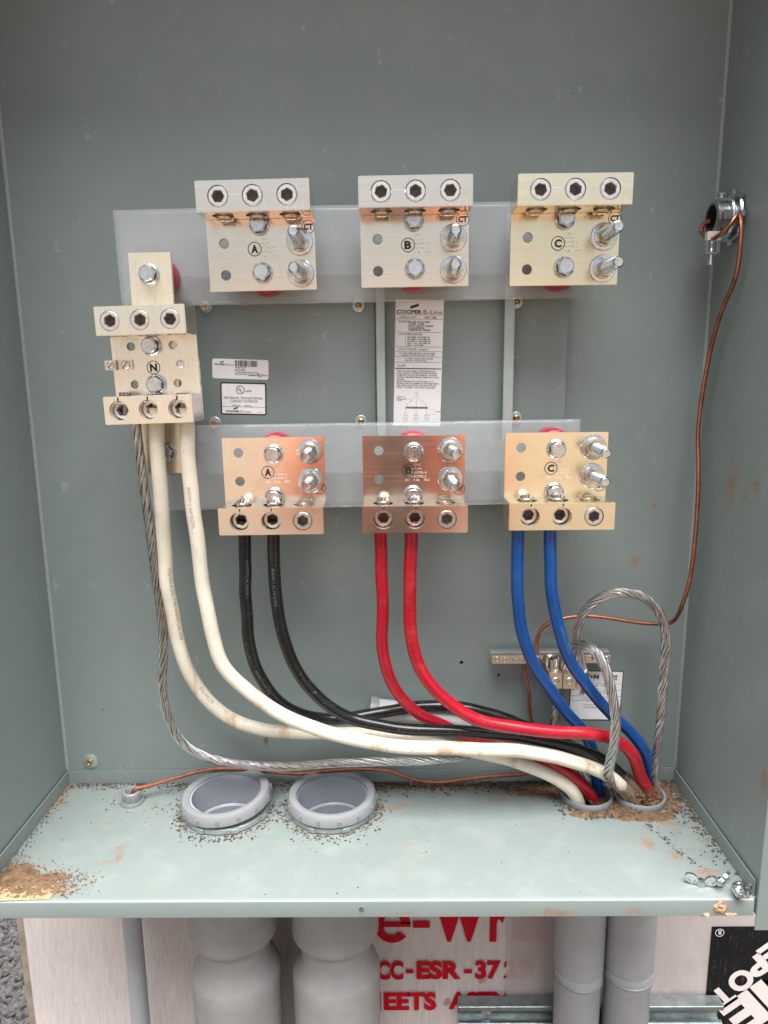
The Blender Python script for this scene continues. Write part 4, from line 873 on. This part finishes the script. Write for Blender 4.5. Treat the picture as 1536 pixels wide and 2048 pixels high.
# ------------------------------------------------------------------ ground bar
gb = thing('ground_bar', 'short metal ground bar with small screws and lug blocks on the cabinet back', 'bar', at(1100, 1316, -.02))
go = gb.location
def gl(u, v, y): return at(u, v, y) - go
a = gl(984, 1328, -.033); b_ = gl(1222, 1310, -.033)
bm = bmesh.new(); box(bm, (a.x, -.013, a.z), (b_.x, -.001, b_.z), .0008); obj('bar', bm, M['alu'], gb)
bm = bmesh.new(); box(bm, (a.x - .001, -.001, b_.z - .001), (b_.x + .001, .008, b_.z + .0012), .0004); box(bm, (a.x - .001, .0082, a.z), (b_.x + .001, .0100, b_.z + .0012), .0004); obj('bracket', bm, M['galv'], gb)
for dx in (.01, .158):
    bm = bmesh.new(); cyl(bm, (a.x + dx, .0105, (a.z + b_.z) / 2), (a.x + dx, .0195, (a.z + b_.z) / 2), .005, 14); obj('standoff', bm, M['zinc'], gb)
for u, v, r in ((995, 1318, .0044), (1010, 1320, .0032), (1023, 1319, .0032), (1036, 1319, .0032), (1049, 1319, .0032), (1062, 1319, .0032), (1076, 1318, .0032), (1213, 1317, .0046), (1188, 1317, .0032)):
    q = gl(u, v, -.033); bm = bmesh.new(); lathe(bm, [(0, .002), (r * .35, .002), (r * .4, .0032), (r * .85, .0034), (r, .0026), (r, 0)], (q.x, -.0131, q.z), (0, -1, 0), 16); obj('screw', bm, M['zinc'], gb)
def lug_block(u0, u1, lower):
    p0 = gl(u0, 1378, -.066); p1 = gl(u1, 1346, -.066); q0 = gl(u0 - 2, 1348, -.052); q1 = gl(u1 - 2, 1309, -.036)
    bm = bmesh.new(); yb = -.0135
    box(bm, (p0.x, -.046, p0.z), (p1.x - .0004, -.026, p1.z), .0008); o_ = obj('lug_block', bm, M['alu'], gb)
    bm = bmesh.new(); ww = (p1.x - p0.x)
    box(bm, (p0.x, -.0255, p0.z + .001), (p0.x + ww * .17, -.0137, q1.z), .0006); box(bm, (p1.x - ww * .17, -.0255, p0.z + .001), (p1.x - .0004, -.0137, q1.z), .0006); box(bm, (p0.x + ww * .175, -.0165, p0.z + .001), (p1.x - ww * .175, -.0137, q1.z), .0003)
    obj('lug_cheeks', bm, M['alu'], o_)
    bm = bmesh.new(); zc = (p0.z + p1.z) / 2; lathe(bm, [(0, -.006), (.0024, -.006), (.0026, .0004), (.0046, .0008), (.0054, .0), (.0054, -.002)], ((p0.x + p1.x) / 2, -.0462, zc), (0, -1, 0), 20)
    me = mesh(bm); me.materials.append(M['screw']); me.materials.append(M['dark'])
    for p in me.polygons:
        if (p.center - Vector(((p0.x + p1.x) / 2, p.center.y, zc))).length < .0030: p.material_index = 1
    link('set_screw', me, None, o_)
    return o_
lug_block(1097, 1126, 0); lug_block(1126, 1153, 0); lug_block(1153, 1180, 0)

# ------------------------------------------------------------------ conduit hub on the right wall
hub = thing('conduit_hub', 'dark metal conduit hub with locknut on the right side wall', 'conduit fitting', (HUB.x - .0008, HUB.y, HUB.z))
HR = .0178
def hl(name, prof, m, ax=(-1, 0, 0), o=(0, 0, 0), n=40, close=True, parent=None): bm = bmesh.new(); lathe(bm, prof, o, ax, n, None, close); return obj(name, bm, m, parent or hub)
hl('bushing', [(HR - .0028, .0), (HR + .001, .0), (HR + .001, .010), (HR + .0005, .012), (HR + .0005, .0225), (HR + .0020, .0235), (HR + .0020, .0275), (HR + .0005, .0285), (HR - .0022, .0285)], M['zincdark'])
hl('locknut', [(HR + .001, .0015), (HR + .010, .0015), (HR + .0108, .003), (HR + .010, .0055), (HR + .001, .0055)], M['zinc'])
hl('locknut', [(HR + .001, .0095), (HR + .0065, .0095), (HR + .0075, .011), (HR + .0065, .0130), (HR + .001, .0130)], M['zinc'])
for k in range(8):
    an = k * PI / 4; bm = bmesh.new(); box(bm, (-.0056, -.0035, HR + .0095), (-.0018, .0035, HR + .0145), .0006); bmesh.ops.rotate(bm, verts=bm.verts, cent=(0, 0, 0), matrix=Matrix.Rotation(an, 3, 'X')); obj('locknut_tab', bm, M['zinc'], hub)
bm = bmesh.new(); cyl(bm, (-.0445, 0, 0), (-.0450, 0, 0), .001, 6); bm.free()
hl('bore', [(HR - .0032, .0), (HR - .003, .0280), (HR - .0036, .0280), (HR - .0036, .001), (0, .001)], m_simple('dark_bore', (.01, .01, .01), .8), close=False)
bm = bmesh.new(); box(bm, (-.0235, -.006, HR + .0005), (-.0125, .006, HR + .0045), .001); bs = obj('screw_boss', bm, M['zincdark'], hub)
bm = bmesh.new(); lathe(bm, [(.003, .0068), (.003, .010), (.0058, .0102), (.0064, .0118), (.0045, .0138), (.0015, .014), (.0012, .0128), (0, .0128)], (-.0175, 0, HR - .002), (0, 0, 1), 18); obj('screw', bm, M['zinc'], bs)
bm = bmesh.new(); box(bm, (-.0225, -HR - .0045, -.006), (-.0125, -HR - .0002, .006), .0010); obj('side_pad', bm, M['zincdark'], hub)
q = rw(1425, 472, .884) - hub.location
bm = bmesh.new(); box(bm, (q.x - .0075, q.y - .0045, q.z - .0055), (q.x + .0085, q.y + .0045, q.z + .0050), .0006); cl = obj('lay_in_lug', bm, m_simple('bright_tin', (.82, .82, .80), .35, .6), hub)
bm = bmesh.new(); lathe(bm, [(0, 0), (.0028, 0), (.0028, .004), (.0022, .005), (.0028, .006), (.0022, .007), (.0028, .008), (.0022, .009), (.0028, .0105), (.0022, .0115), (.0028, .013), (.0028, .022), (.0036, .022), (.0036, .028), (0, .028)], (q.x, q.y, q.z - .0055), (0, 0, -1), 14); obj('screw', bm, M['zinc'], cl)
bm = bmesh.new(); box(bm, (q.x - .0075, q.y - .0045, q.z - .0215), (q.x + .0085, q.y + .0045, q.z - .0188), .0005); box(bm, (q.x - .0075, q.y - .003, q.z - .0188), (q.x - .0060, q.y + .003, q.z - .0055)); box(bm, (q.x + .0070, q.y - .003, q.z - .0188), (q.x + .0085, q.y + .003, q.z - .0055)); obj('saddle', bm, M['zinc'], cl)

# ------------------------------------------------------------------ bushings in the floor
def big_bushing(c, lab, tilt, z0, ht):
    t_ = thing('conduit_bushing', lab, 'bushing', (c.x, c.y, 0), group='large grey bushings standing in the cabinet floor')
    piv = Matrix.Translation((0, 0, z0)) @ Euler(tilt).to_matrix().to_4x4()
    bm = bmesh.new(); R = .0628; ri = .0488
    lathe(bm, [(.0515, 0), (R - .003, 0), (R, .002), (R - .0006, ht - .004), (R - .0030, ht - .0008), (R - .0055, ht), (ri + .004, ht), (ri + .0012, ht - .0015), (ri, ht - .004), (ri, ht - .009), (.0515, ht - .011)], (0, 0, 0), (0, 0, 1), 72, None, True)
    bmesh.ops.transform(bm, matrix=piv, verts=bm.verts); ri_ = obj('bushing_ring', bm, M['pvc_bush'], t_)
    for k in range(14):
        an = 2 * PI * k / 14 + .25; bm = bmesh.new(); box(bm, (R - .0022, -.0020, .0025), (R + .0016, .0020, ht - .0045), .0009); bmesh.ops.rotate(bm, verts=bm.verts, cent=(0, 0, 0), matrix=Matrix.Rotation(an, 3, 'Z')); bmesh.ops.transform(bm, matrix=piv, verts=bm.verts); obj('grip_rib', bm, M['pvc_bush'], ri_)
    bm = bmesh.new(); lathe(bm, [(.0480, -.020), (.0508, -.020), (.0508, z0 + ht * .6), (.0480, z0 + ht * .6)], (0, 0, 0), (0, 0, 1), 64, None, True); obj('threaded_sleeve', bm, M['pvc_in'], t_)
    bm = bmesh.new(); lathe(bm, [(.0450, -.26), (.0505, -.26), (.0505, -.0215), (.0478, -.0210), (.0450, -.024)], (0, 0, 0), (0, 0, 1), 64, None, True); obj('pipe_wall', bm, M['pvc_in'], t_)
    bm = bmesh.new(); lathe(bm, [(.0509, .0008), (.0592, .0008), (.0602, .0020), (.0592, .0070), (.0575, .0082), (.0540, .0082), (.0509, .0075)], (0, 0, 0), (0, 0, 1), 64, None, True); lk = obj('locknut', bm, M['zinc_lock'], t_)
    for k in range(8):
        an = 2 * PI * k / 8 - .4; bm = bmesh.new(); box(bm, (.0585, -.0060, .0009), (.0626, .0060, .0086), .0012); bmesh.ops.rotate(bm, verts=bm.verts, cent=(0, 0, 0), matrix=Matrix.Rotation(an, 3, 'Z')); obj('locknut_tab', bm, M['zinc_lock'], lk)
    return t_
big_bushing(CB[0], 'tilted large grey conduit bushing in the floor, nearest the small copper wire bushing', (math.radians(1.5), math.radians(-4.2), 0), .0135, .0165)
big_bushing(CB[1], 'level large grey conduit bushing in the floor, nearer the middle of the cabinet', (math.radians(.6), math.radians(.5), .2), .0100, .0165)
t_ = thing('small_bushing', 'small grey floor bushing at the left with a copper wire through it', 'bushing', CS)
bm = bmesh.new(); lathe(bm, [(.0085, -.03), (.0100, -.03), (.0100, .0060), (.0135, .0062), (.0142, .0075), (.0132, .0170), (.0118, .0185), (.0098, .0185), (.0085, .0165)], (0, 0, 0), (0, 0, 1), 36, None, True); rr_ = obj('bushing_ring', bm, M['pvc_bush'], t_)
for k in range(8):
    an = 2 * PI * k / 8; bm = bmesh.new(); box(bm, (.0126, -.0012, .0075), (.0148, .0012, .0150), .0004); bmesh.ops.rotate(bm, verts=bm.verts, cent=(0, 0, 0), matrix=Matrix.Rotation(an, 3, 'Z')); obj('grip_rib', bm, M['pvc_bush'], rr_)
bm = bmesh.new(); lathe(bm, [(.0102, .0005), (.0165, .0005), (.0170, .002), (.0160, .0055), (.0102, .0058)], (0, 0, 0), (0, 0, 1), 14, None, True); obj('locknut', bm, M['zinc_lock'], t_)
for c, lab in zip(CP, ('grey conduit end in the floor holding white, red and blue cables', 'mud covered conduit end in the rear right corner of the floor')):
    t_ = thing('conduit_end', lab, 'conduit end', c)
    bm = bmesh.new(); lathe(bm, [(.0310, -.25), (.0322, -.25), (.0348, .0004), (.0362, .0006), (.0369, .0020), (.0369, .0088), (.0362, .0102), (.0345, .0104), (.0330, .0095), (.0318, .0040), (.0312, -.02)], (0, 0, 0), (0, 0, 1), 60, None, True); obj('rim', bm, M['pvc_bush'], t_)
# mud plug and dirt
def lump(bm, p, s, flat_=.6):
    r = bmesh.ops.create_icosphere(bm, subdivisions=1, radius=s)
    for v in r['verts']: v.co *= random.uniform(.7, 1.25)
    bmesh.ops.transform(bm, matrix=Matrix.Translation(p) @ Euler((random.random() * 6, random.random() * 6, random.random() * 6)).to_matrix().to_4x4() @ Matrix.Diagonal((1, random.uniform(.5, 1), flat_, 1)), verts=r['verts'])
bm = bmesh.new(); n = 40; prev = None; c0 = CP[1]; rings = []
for i in range(13):
    rr = i / 12 * .0316; rg = []
    for k in range(n):
        a = 2 * PI * k / n; x = c0.x + rr * math.cos(a); y = c0.y + rr * math.sin(a)
        z = -.006 + .014 * (rr / .032) ** 2 + .010 * mnoise.noise((x * 60, y * 60, 2)) + .005 * mnoise.noise((x * 200, y * 200, 5))
        rg.append(bm.verts.new((x, y, z)))
    rings.append(rg)
for a, b_ in zip(rings, rings[1:]):
    for k in range(n): bm.faces.new((a[k], a[(k + 1) % n], b_[(k + 1) % n], b_[k]))
for i in range(260):
    a = random.uniform(0, 2 * PI); r = random.uniform(.0, .046); p = c0 + V(r * math.cos(a), r * math.sin(a), .0)
    p.z = random.uniform(.002, .008) if r < .037 else .001
    if r > .03 and p.y < c0.y - .02 and p.x > c0.x - .005 and random.random() < .75: continue
    lump(bm, p, random.uniform(.0012, .0045))
for cx_, cy_, cz_, n_, rr in ((.826, -.066, .024, 90, .013), (.836, -.060, .012, 120, .018), (.846, -.066, .010, 70, .016), (.862, -.050, .010, 40, .010), (.774, -.055, .004, 26, .010)):
    for i in range(n_):
        d = V(random.gauss(0, 1), random.gauss(0, 1), random.gauss(0, 1)).normalized() * rr * random.uniform(.6, 1.05); d.z *= .7
        lump(bm, V(cx_, cy_, cz_) + d, random.uniform(.0010, .0036), .8)
tag(obj('mud', bm, M['soil'], None), 'brown mud packed into the rear right conduit around the cables', 'mud', kind='stuff')
bm = bmesh.new()
def crumbs(N, f, smin=.0004, smax=.0014):
    for i in range(N):
        p = f()
        if p is None or any((p.x - c.x) ** 2 + (p.y - c.y) ** 2 < .0535 ** 2 for c in CB) or any((p.x - c.x) ** 2 + (p.y - c.y) ** 2 < .036 ** 2 for c in CP): continue
        s = smin * .8 * (smax * 1.7 / smin) ** (random.random() ** 2.0)
        vs = [bm.verts.new(p + V(*(random.uniform(.5, 1.2) * s * c for c in d)) + V(0, 0, s * .4)) for d in ((1, 0, 0), (0, 1, 0), (-1, 0, 0), (0, -1, 0), (0, 0, .7), (0, 0, -.5))]
        for a, b_ in ((0, 1), (1, 2), (2, 3), (3, 0)): bm.faces.new((vs[a], vs[b_], vs[4])); bm.faces.new((vs[b_], vs[a], vs[5]))
U = random.uniform
crumbs(4200, lambda: V(U(.004, W - .004), -.0035 - abs(random.gauss(0, .008)), 0), .0005, .0018)
crumbs(1800, lambda: V(U(.45, .74), -.0035 - abs(random.gauss(0, .012)), 0), .0006, .0026)
crumbs(500, lambda: V(.0035 + abs(random.gauss(0, .006)), U(-.245, -.004), 0))
crumbs(900, lambda: V(W - .0035 - abs(random.gauss(0, .010)), -.004 - abs(random.gauss(0, .08)), 0), .0005, .0022)
for c in CB:
    def f(c=c):
        a = U(PI * .9, PI * 2.1); r = .0615 + abs(random.gauss(0, .009)); return V(c.x + r * math.cos(a), c.y + r * math.sin(a), 0)
    crumbs(700, f, .0004, .0019)
def f():
    a = U(0, 2 * PI); r = abs(random.gauss(0, .03)) + .017; return V(CS.x + .03 + r * math.cos(a) * 1.4, CS.y + r * math.sin(a) * .8, 0)
crumbs(260, f)
for c in CP:
    def f(c=c):
        a = U(PI, PI * 2.1); r = .039 + abs(random.gauss(0, .008)); return V(c.x + r * math.cos(a), c.y + r * math.sin(a), 0)
    crumbs(520, f, .0006, .0030)
crumbs(260, lambda: V(U(.02, .88), U(-.24, -.01), 0), .0003, .0011)
l0 = atz(1290, 1650, 0); l1 = atz(1415, 1745, 0)
crumbs(150, lambda: l0.lerp(l1, random.random()) + V(random.gauss(0, .003), random.gauss(0, .003), 0), .0005, .0016)
l2 = atz(1340, 1640, 0)
crumbs(140, lambda: l2 + V(random.gauss(0, .018), random.gauss(0, .035), 0) if True else None, .0004, .0012)
tag(obj('dirt_crumbs', bm, M['crumb'], None, False), 'dark dirt crumbs scattered along the floor edges and round the bushings', 'dirt', kind='stuff')
bm = bmesh.new()
for u, v, sx, sy, N in ((60, 1775, .030, .010, 900), (30, 1760, .018, .012, 500), (110, 1755, .022, .006, 260), (10, 1740, .012, .014, 300)):
    q = atz(u, v, 0)
    for i in range(N):
        p = q + V(random.gauss(0, sx), random.gauss(0, sy), 0)
        if p.y < -D + .002 or p.x < .004: continue
        s = U(.0004, .0016); vs = [bm.verts.new(p + V(*(U(.5, 1.2) * s * c for c in d)) + V(0, 0, s * .5 + .0004)) for d in ((1, 0, 0), (0, 1, 0), (-1, 0, 0), (0, -1, 0), (0, 0, .8), (0, 0, -.5))]
        for a, b_ in ((0, 1), (1, 2), (2, 3), (3, 0)): bm.faces.new((vs[a], vs[b_], vs[4])); bm.faces.new((vs[b_], vs[a], vs[5]))
tag(obj('loose_soil', bm, M['soil'], None, False), 'loose brown soil spilled at the front left corner of the floor', 'soil', kind='stuff')
def patch(bm, o_, ex, ez, n_, hw, hh, amp, seed, sc, nx=44, nz=36):
    """lumpy crust: a height field that dips under the surface where there is none"""
    g_ = {}
    for i in range(nx + 1):
        for j in range(nz + 1):
            a_, b2 = i / nx * 2 - 1, j / nz * 2 - 1; p = o_ + ex * (a_ * hw) + ez * (b2 * hh)
            rr_2 = math.hypot(a_, b2); f_ = 1 - rr_2 * rr_2 * .8 - 4.5 * max(0, rr_2 - .62)
            h_ = amp * (f_ * .8 + .9 * mnoise.noise(p * sc + V(seed, 0, 0)) + .45 * mnoise.noise(p * sc * 2.7) + .3 * mnoise.noise(p * sc * 6) - .18)
            q_ = p + n_ * max(-.0012, h_)
            if n_.z > .5: q_.y = max(q_.y, -D + .003)
            g_[i, j] = bm.verts.new(q_)
    for i in range(nx):
        for j in range(nz):
            q4 = (g_[i, j], g_[i + 1, j], g_[i + 1, j + 1], g_[i, j + 1]); bm.faces.new(q4)
X_, Z_, Yn = V(1, 0, 0), V(0, 0, 1), V(0, -1, 0)
bm = bmesh.new()
for u, v, hw, hh, sd_ in ((1439, 1815, .0105, .0100, 1), (1412, 1829, .006, .0035, 5), (1462, 1829, .010, .0028, 9)):
    patch(bm, at(u, v, -D - .0013), X_, Z_, Yn, hw, hh, .0022, sd_, 260)
tag(obj('clay_clod', bm, M['clay'], None), 'dried pale clay stuck to the front flange near the wing nuts', 'clay', kind='stuff')
bm = bmesh.new()
for u, v, hw, hh, sd_ in ((50, 1778, .055, .022, 2), (15, 1750, .028, .028, 7), (85, 1758, .040, .012, 4)):
    q = atz(u, v, .0004); q.x = max(q.x, hw + .004 - .006); patch(bm, q, X_, V(0, 1, 0), Z_, hw, hh, .0024, sd_, 170, 60, 40)
for c in ((CP[1] + V(-.006, -.041, .0004), .052, .019), (CP[1] + V(-.037, -.028, .0006), .024, .032), (CP[1] + V(.037, -.006, .0004), .020, .040), (CP[1] + V(.036, .024, .0004), .030, .026), (CP[0] + V(-.005, -.040, .0004), .040, .011), (CP[0] + V(-.06, .018, .0004), .07, .024)):
    patch(bm, c[0], X_, V(0, 1, 0), Z_, c[1], c[2], .0030, c[1] * 1000, 150, 44, 40)
tag(obj('soil_crust', bm, M['soil'], None), 'crusted brown soil round the rear right conduit and in the front left corner', 'soil', kind='stuff')
# tan scrap in the left corner
bm = bmesh.new(); pts = [atz(u, v, .0006) for u, v in ((-30, 1778), (40, 1772), (75, 1768), (116, 1772), (108, 1786), (98, 1799), (40, 1801), (-30, 1803))]
prism(bm, pts, None, (0, 0, 1), .0006); tag(obj('tan_scrap', bm, M['tan'], None, False), 'torn glossy tan scrap under the soil in the front left corner', 'scrap')

# short conduit piece lying behind the cables
p0, p1 = at(742, 1418, -.024), at(940, 1437, -.019)
t_ = thing('conduit_stub', 'short pale grey conduit stub lying behind the black and red cables', 'conduit', p0)
bm = bmesh.new(); L = (p1 - p0).length; lathe(bm, [(.0130, 0), (.0155, 0), (.0155, L), (.0130, L)], (0, 0, 0), p1 - p0, 28, None, True); obj('tube', bm, m_simple('pale_stub', (.50, .53, .50), .55), t_)
bm = bmesh.new(); lathe(bm, [(.0156, -.002), (.0180, -.002), (.0184, .002), (.0180, .010), (.0156, .010)], (0, 0, 0), p1 - p0, 24, None, True); obj('collar', bm, M['pvc_bush'], t_)

# wing nuts
def wing_mesh():
    bm = bmesh.new()
    lathe(bm, [(.0030, 0), (.0056, 0), (.0052, .003), (.0044, .0060), (.0030, .0062)], (0, 0, 0), (0, 0, 1), 18, None, True)
    for s in (-1, 1):
        n = 16; c = V(s * .0110, 0, .0072); d = V(s * .80, 0, .60); u = V(-s * .60, 0, .80); R = []
        for rx, ry, th in ((.0080, .0062, -.0018), (.0080, .0062, .0018), (.0054, .0038, .0014), (.0054, .0038, -.0014)):
            R.append([bm.verts.new(c + d * (rx * math.cos(2 * PI * k / n)) + u * (ry * math.sin(2 * PI * k / n)) + V(0, th, 0)) for k in range(n)])
        for a_, b_ in zip(R, R[1:] + R[:1]):
            for k in range(n): bm.faces.new((a_[k], a_[(k + 1) % n], b_[(k + 1) % n], b_[k]))
        m_ = [[bm.verts.new(c + d * (.0054 * math.cos(2 * PI * k / n)) + u * (.0038 * math.sin(2 * PI * k / n)) + V(0, th, 0)) for k in range(n)] for th in (-.00025, .00025)]
        bm.faces.new(m_[0]); bm.faces.new(m_[1][::-1])
    return mesh(bm, True, 50)
WN = wing_mesh(); WN.materials.append(M['zinc'])
for (u, v), rot, lab in zip(((1402, 1764), (1438, 1766), (1466, 1781), (1490, 1785)), ((.1, 0, -.25), (.5, .3, .9), (1.35, .2, 1.2), (-.1, .1, .35)),
                            ('zinc wing nut farthest from the right flange, lying flat', 'zinc wing nut with one wing raised, next to the flat one', 'zinc wing nut tipped on its side at the front edge', 'zinc wing nut in the front right corner against the lip')):
    p = atz(u, v, .004); o = bpy.data.objects.new('wing_nut', WN); COL.objects.link(o)
    R3 = Euler(rot).to_matrix(); o.rotation_euler = rot; zmin = min((R3 @ vv.co).z for vv in WN.vertices); o.location = (p.x, p.y, .0003 - zmin); tag(o, lab, 'wing nut', 'zinc wing nuts in the front right corner')

# ================================================================== the person taking the photograph (seen only as the orange reflection in the lugs)
def m_shirt(name, col, rough, metal, var, scale):
    m, t, b = base_mat(name, col, rough, 0, .2); p = pos_node(t); sx = t.nodes.new('ShaderNodeSeparateXYZ'); t.links.new(p, sx.inputs[0])
    k = mrange(t, mth(t, 'ABSOLUTE', mth(t, 'SUBTRACT', sx.outputs[0], .50)), .085, .10)      # open orange vest over a brown shirt
    t.links.new(mixc(t, k, (.17, .13, .11), col), b.inputs['Base Color']); return m
def person():
    root = thing('person', 'person in an orange work shirt holding up a phone, mirrored orange in the lugs', 'person', (.50, -1.36, GZ))
    bm = bmesh.new(); sk = bm.verts.layers.skin.verify()
    def vv(p, r, root_=False):
        v = bm.verts.new(p); v[sk].radius = r if isinstance(r, tuple) else (r, r); v[sk].use_root = root_; return v
    pel = vv((0, 0, .98), (.185, .13), True); wa = vv((0, 0, 1.14), (.185, .135)); ch = vv((0, 0, 1.36), (.215, .145)); sh = vv((0, .0, 1.50), (.15, .11)); nk = vv((0, .02, 1.59), (.062, .065)); hd = vv((0, .05, 1.70), (.082, .10)); tp = vv((0, .05, 1.80), (.06, .075))
    for a, b_ in ((pel, wa), (wa, ch), (ch, sh), (sh, nk), (nk, hd), (hd, tp)): bm.edges.new((a, b_))
    for s in (-1, 1):
        hp = vv((s * .10, 0, .90), .095); kn = vv((s * .12, .02, .50), .062); an = vv((s * .13, -.02, .09), .045); ft = vv((s * .15, .14, .04), (.045, .035))
        for a, b_ in ((pel, hp), (hp, kn), (kn, an), (an, ft)): bm.edges.new((a, b_))
        so_ = vv((s * .22, 0, 1.48), .075); el = vv((s * .29, .15, 1.27), .066); wr = vv((s * .09, .28, 1.56), .036); ha = vv((s * .045, .315, 1.62), .036)
        for a, b_ in ((sh, so_), (so_, el), (el, wr), (wr, ha)): bm.edges.new((a, b_))
    me = bpy.data.meshes.new('m'); bm.to_mesh(me); bm.free()
    o = bpy.data.objects.new('tmp', me); COL.objects.link(o); o.modifiers.new('s', 'SKIN'); md = o.modifiers.new('u', 'SUBSURF'); md.levels = 2; md.render_levels = 2
    dg = bpy.context.evaluated_depsgraph_get(); dg.update(); m2 = bpy.data.meshes.new_from_object(o.evaluated_get(dg)); bpy.data.objects.remove(o)
    for mm in (m_shirt('orange_shirt', (1.0, .20, .035), .8, 0, .1, 20), m_simple('skin', (.45, .26, .18), .6), m_simple('work_trousers', (.05, .06, .08), .85), m_simple('boots', (.10, .06, .03), .7)): m2.materials.append(mm)
    for p in m2.polygons:
        p.use_smooth = True; z = p.center.z; y = p.center.y
        p.material_index = 3 if z < .14 else 2 if z < .98 else 1 if (z > 1.57 or (y > .25 and z > 1.5)) else 0
    b_ = link('body', m2, None, root)
    bm = bmesh.new(); box(bm, (-.038, .340, 1.585), (.038, .349, 1.735), .003); obj('phone', bm, M['ink'], root)
    bm = bmesh.new(); lathe(bm, [(0, .125), (.05, .118), (.09, .075), (.105, .0), (.103, -.012), (.09, 0)], (0, .05, 1.725), (0, 0, 1), 32); obj('hard_hat', bm, m_simple('hat', (.75, .75, .72), .4), root)
person()
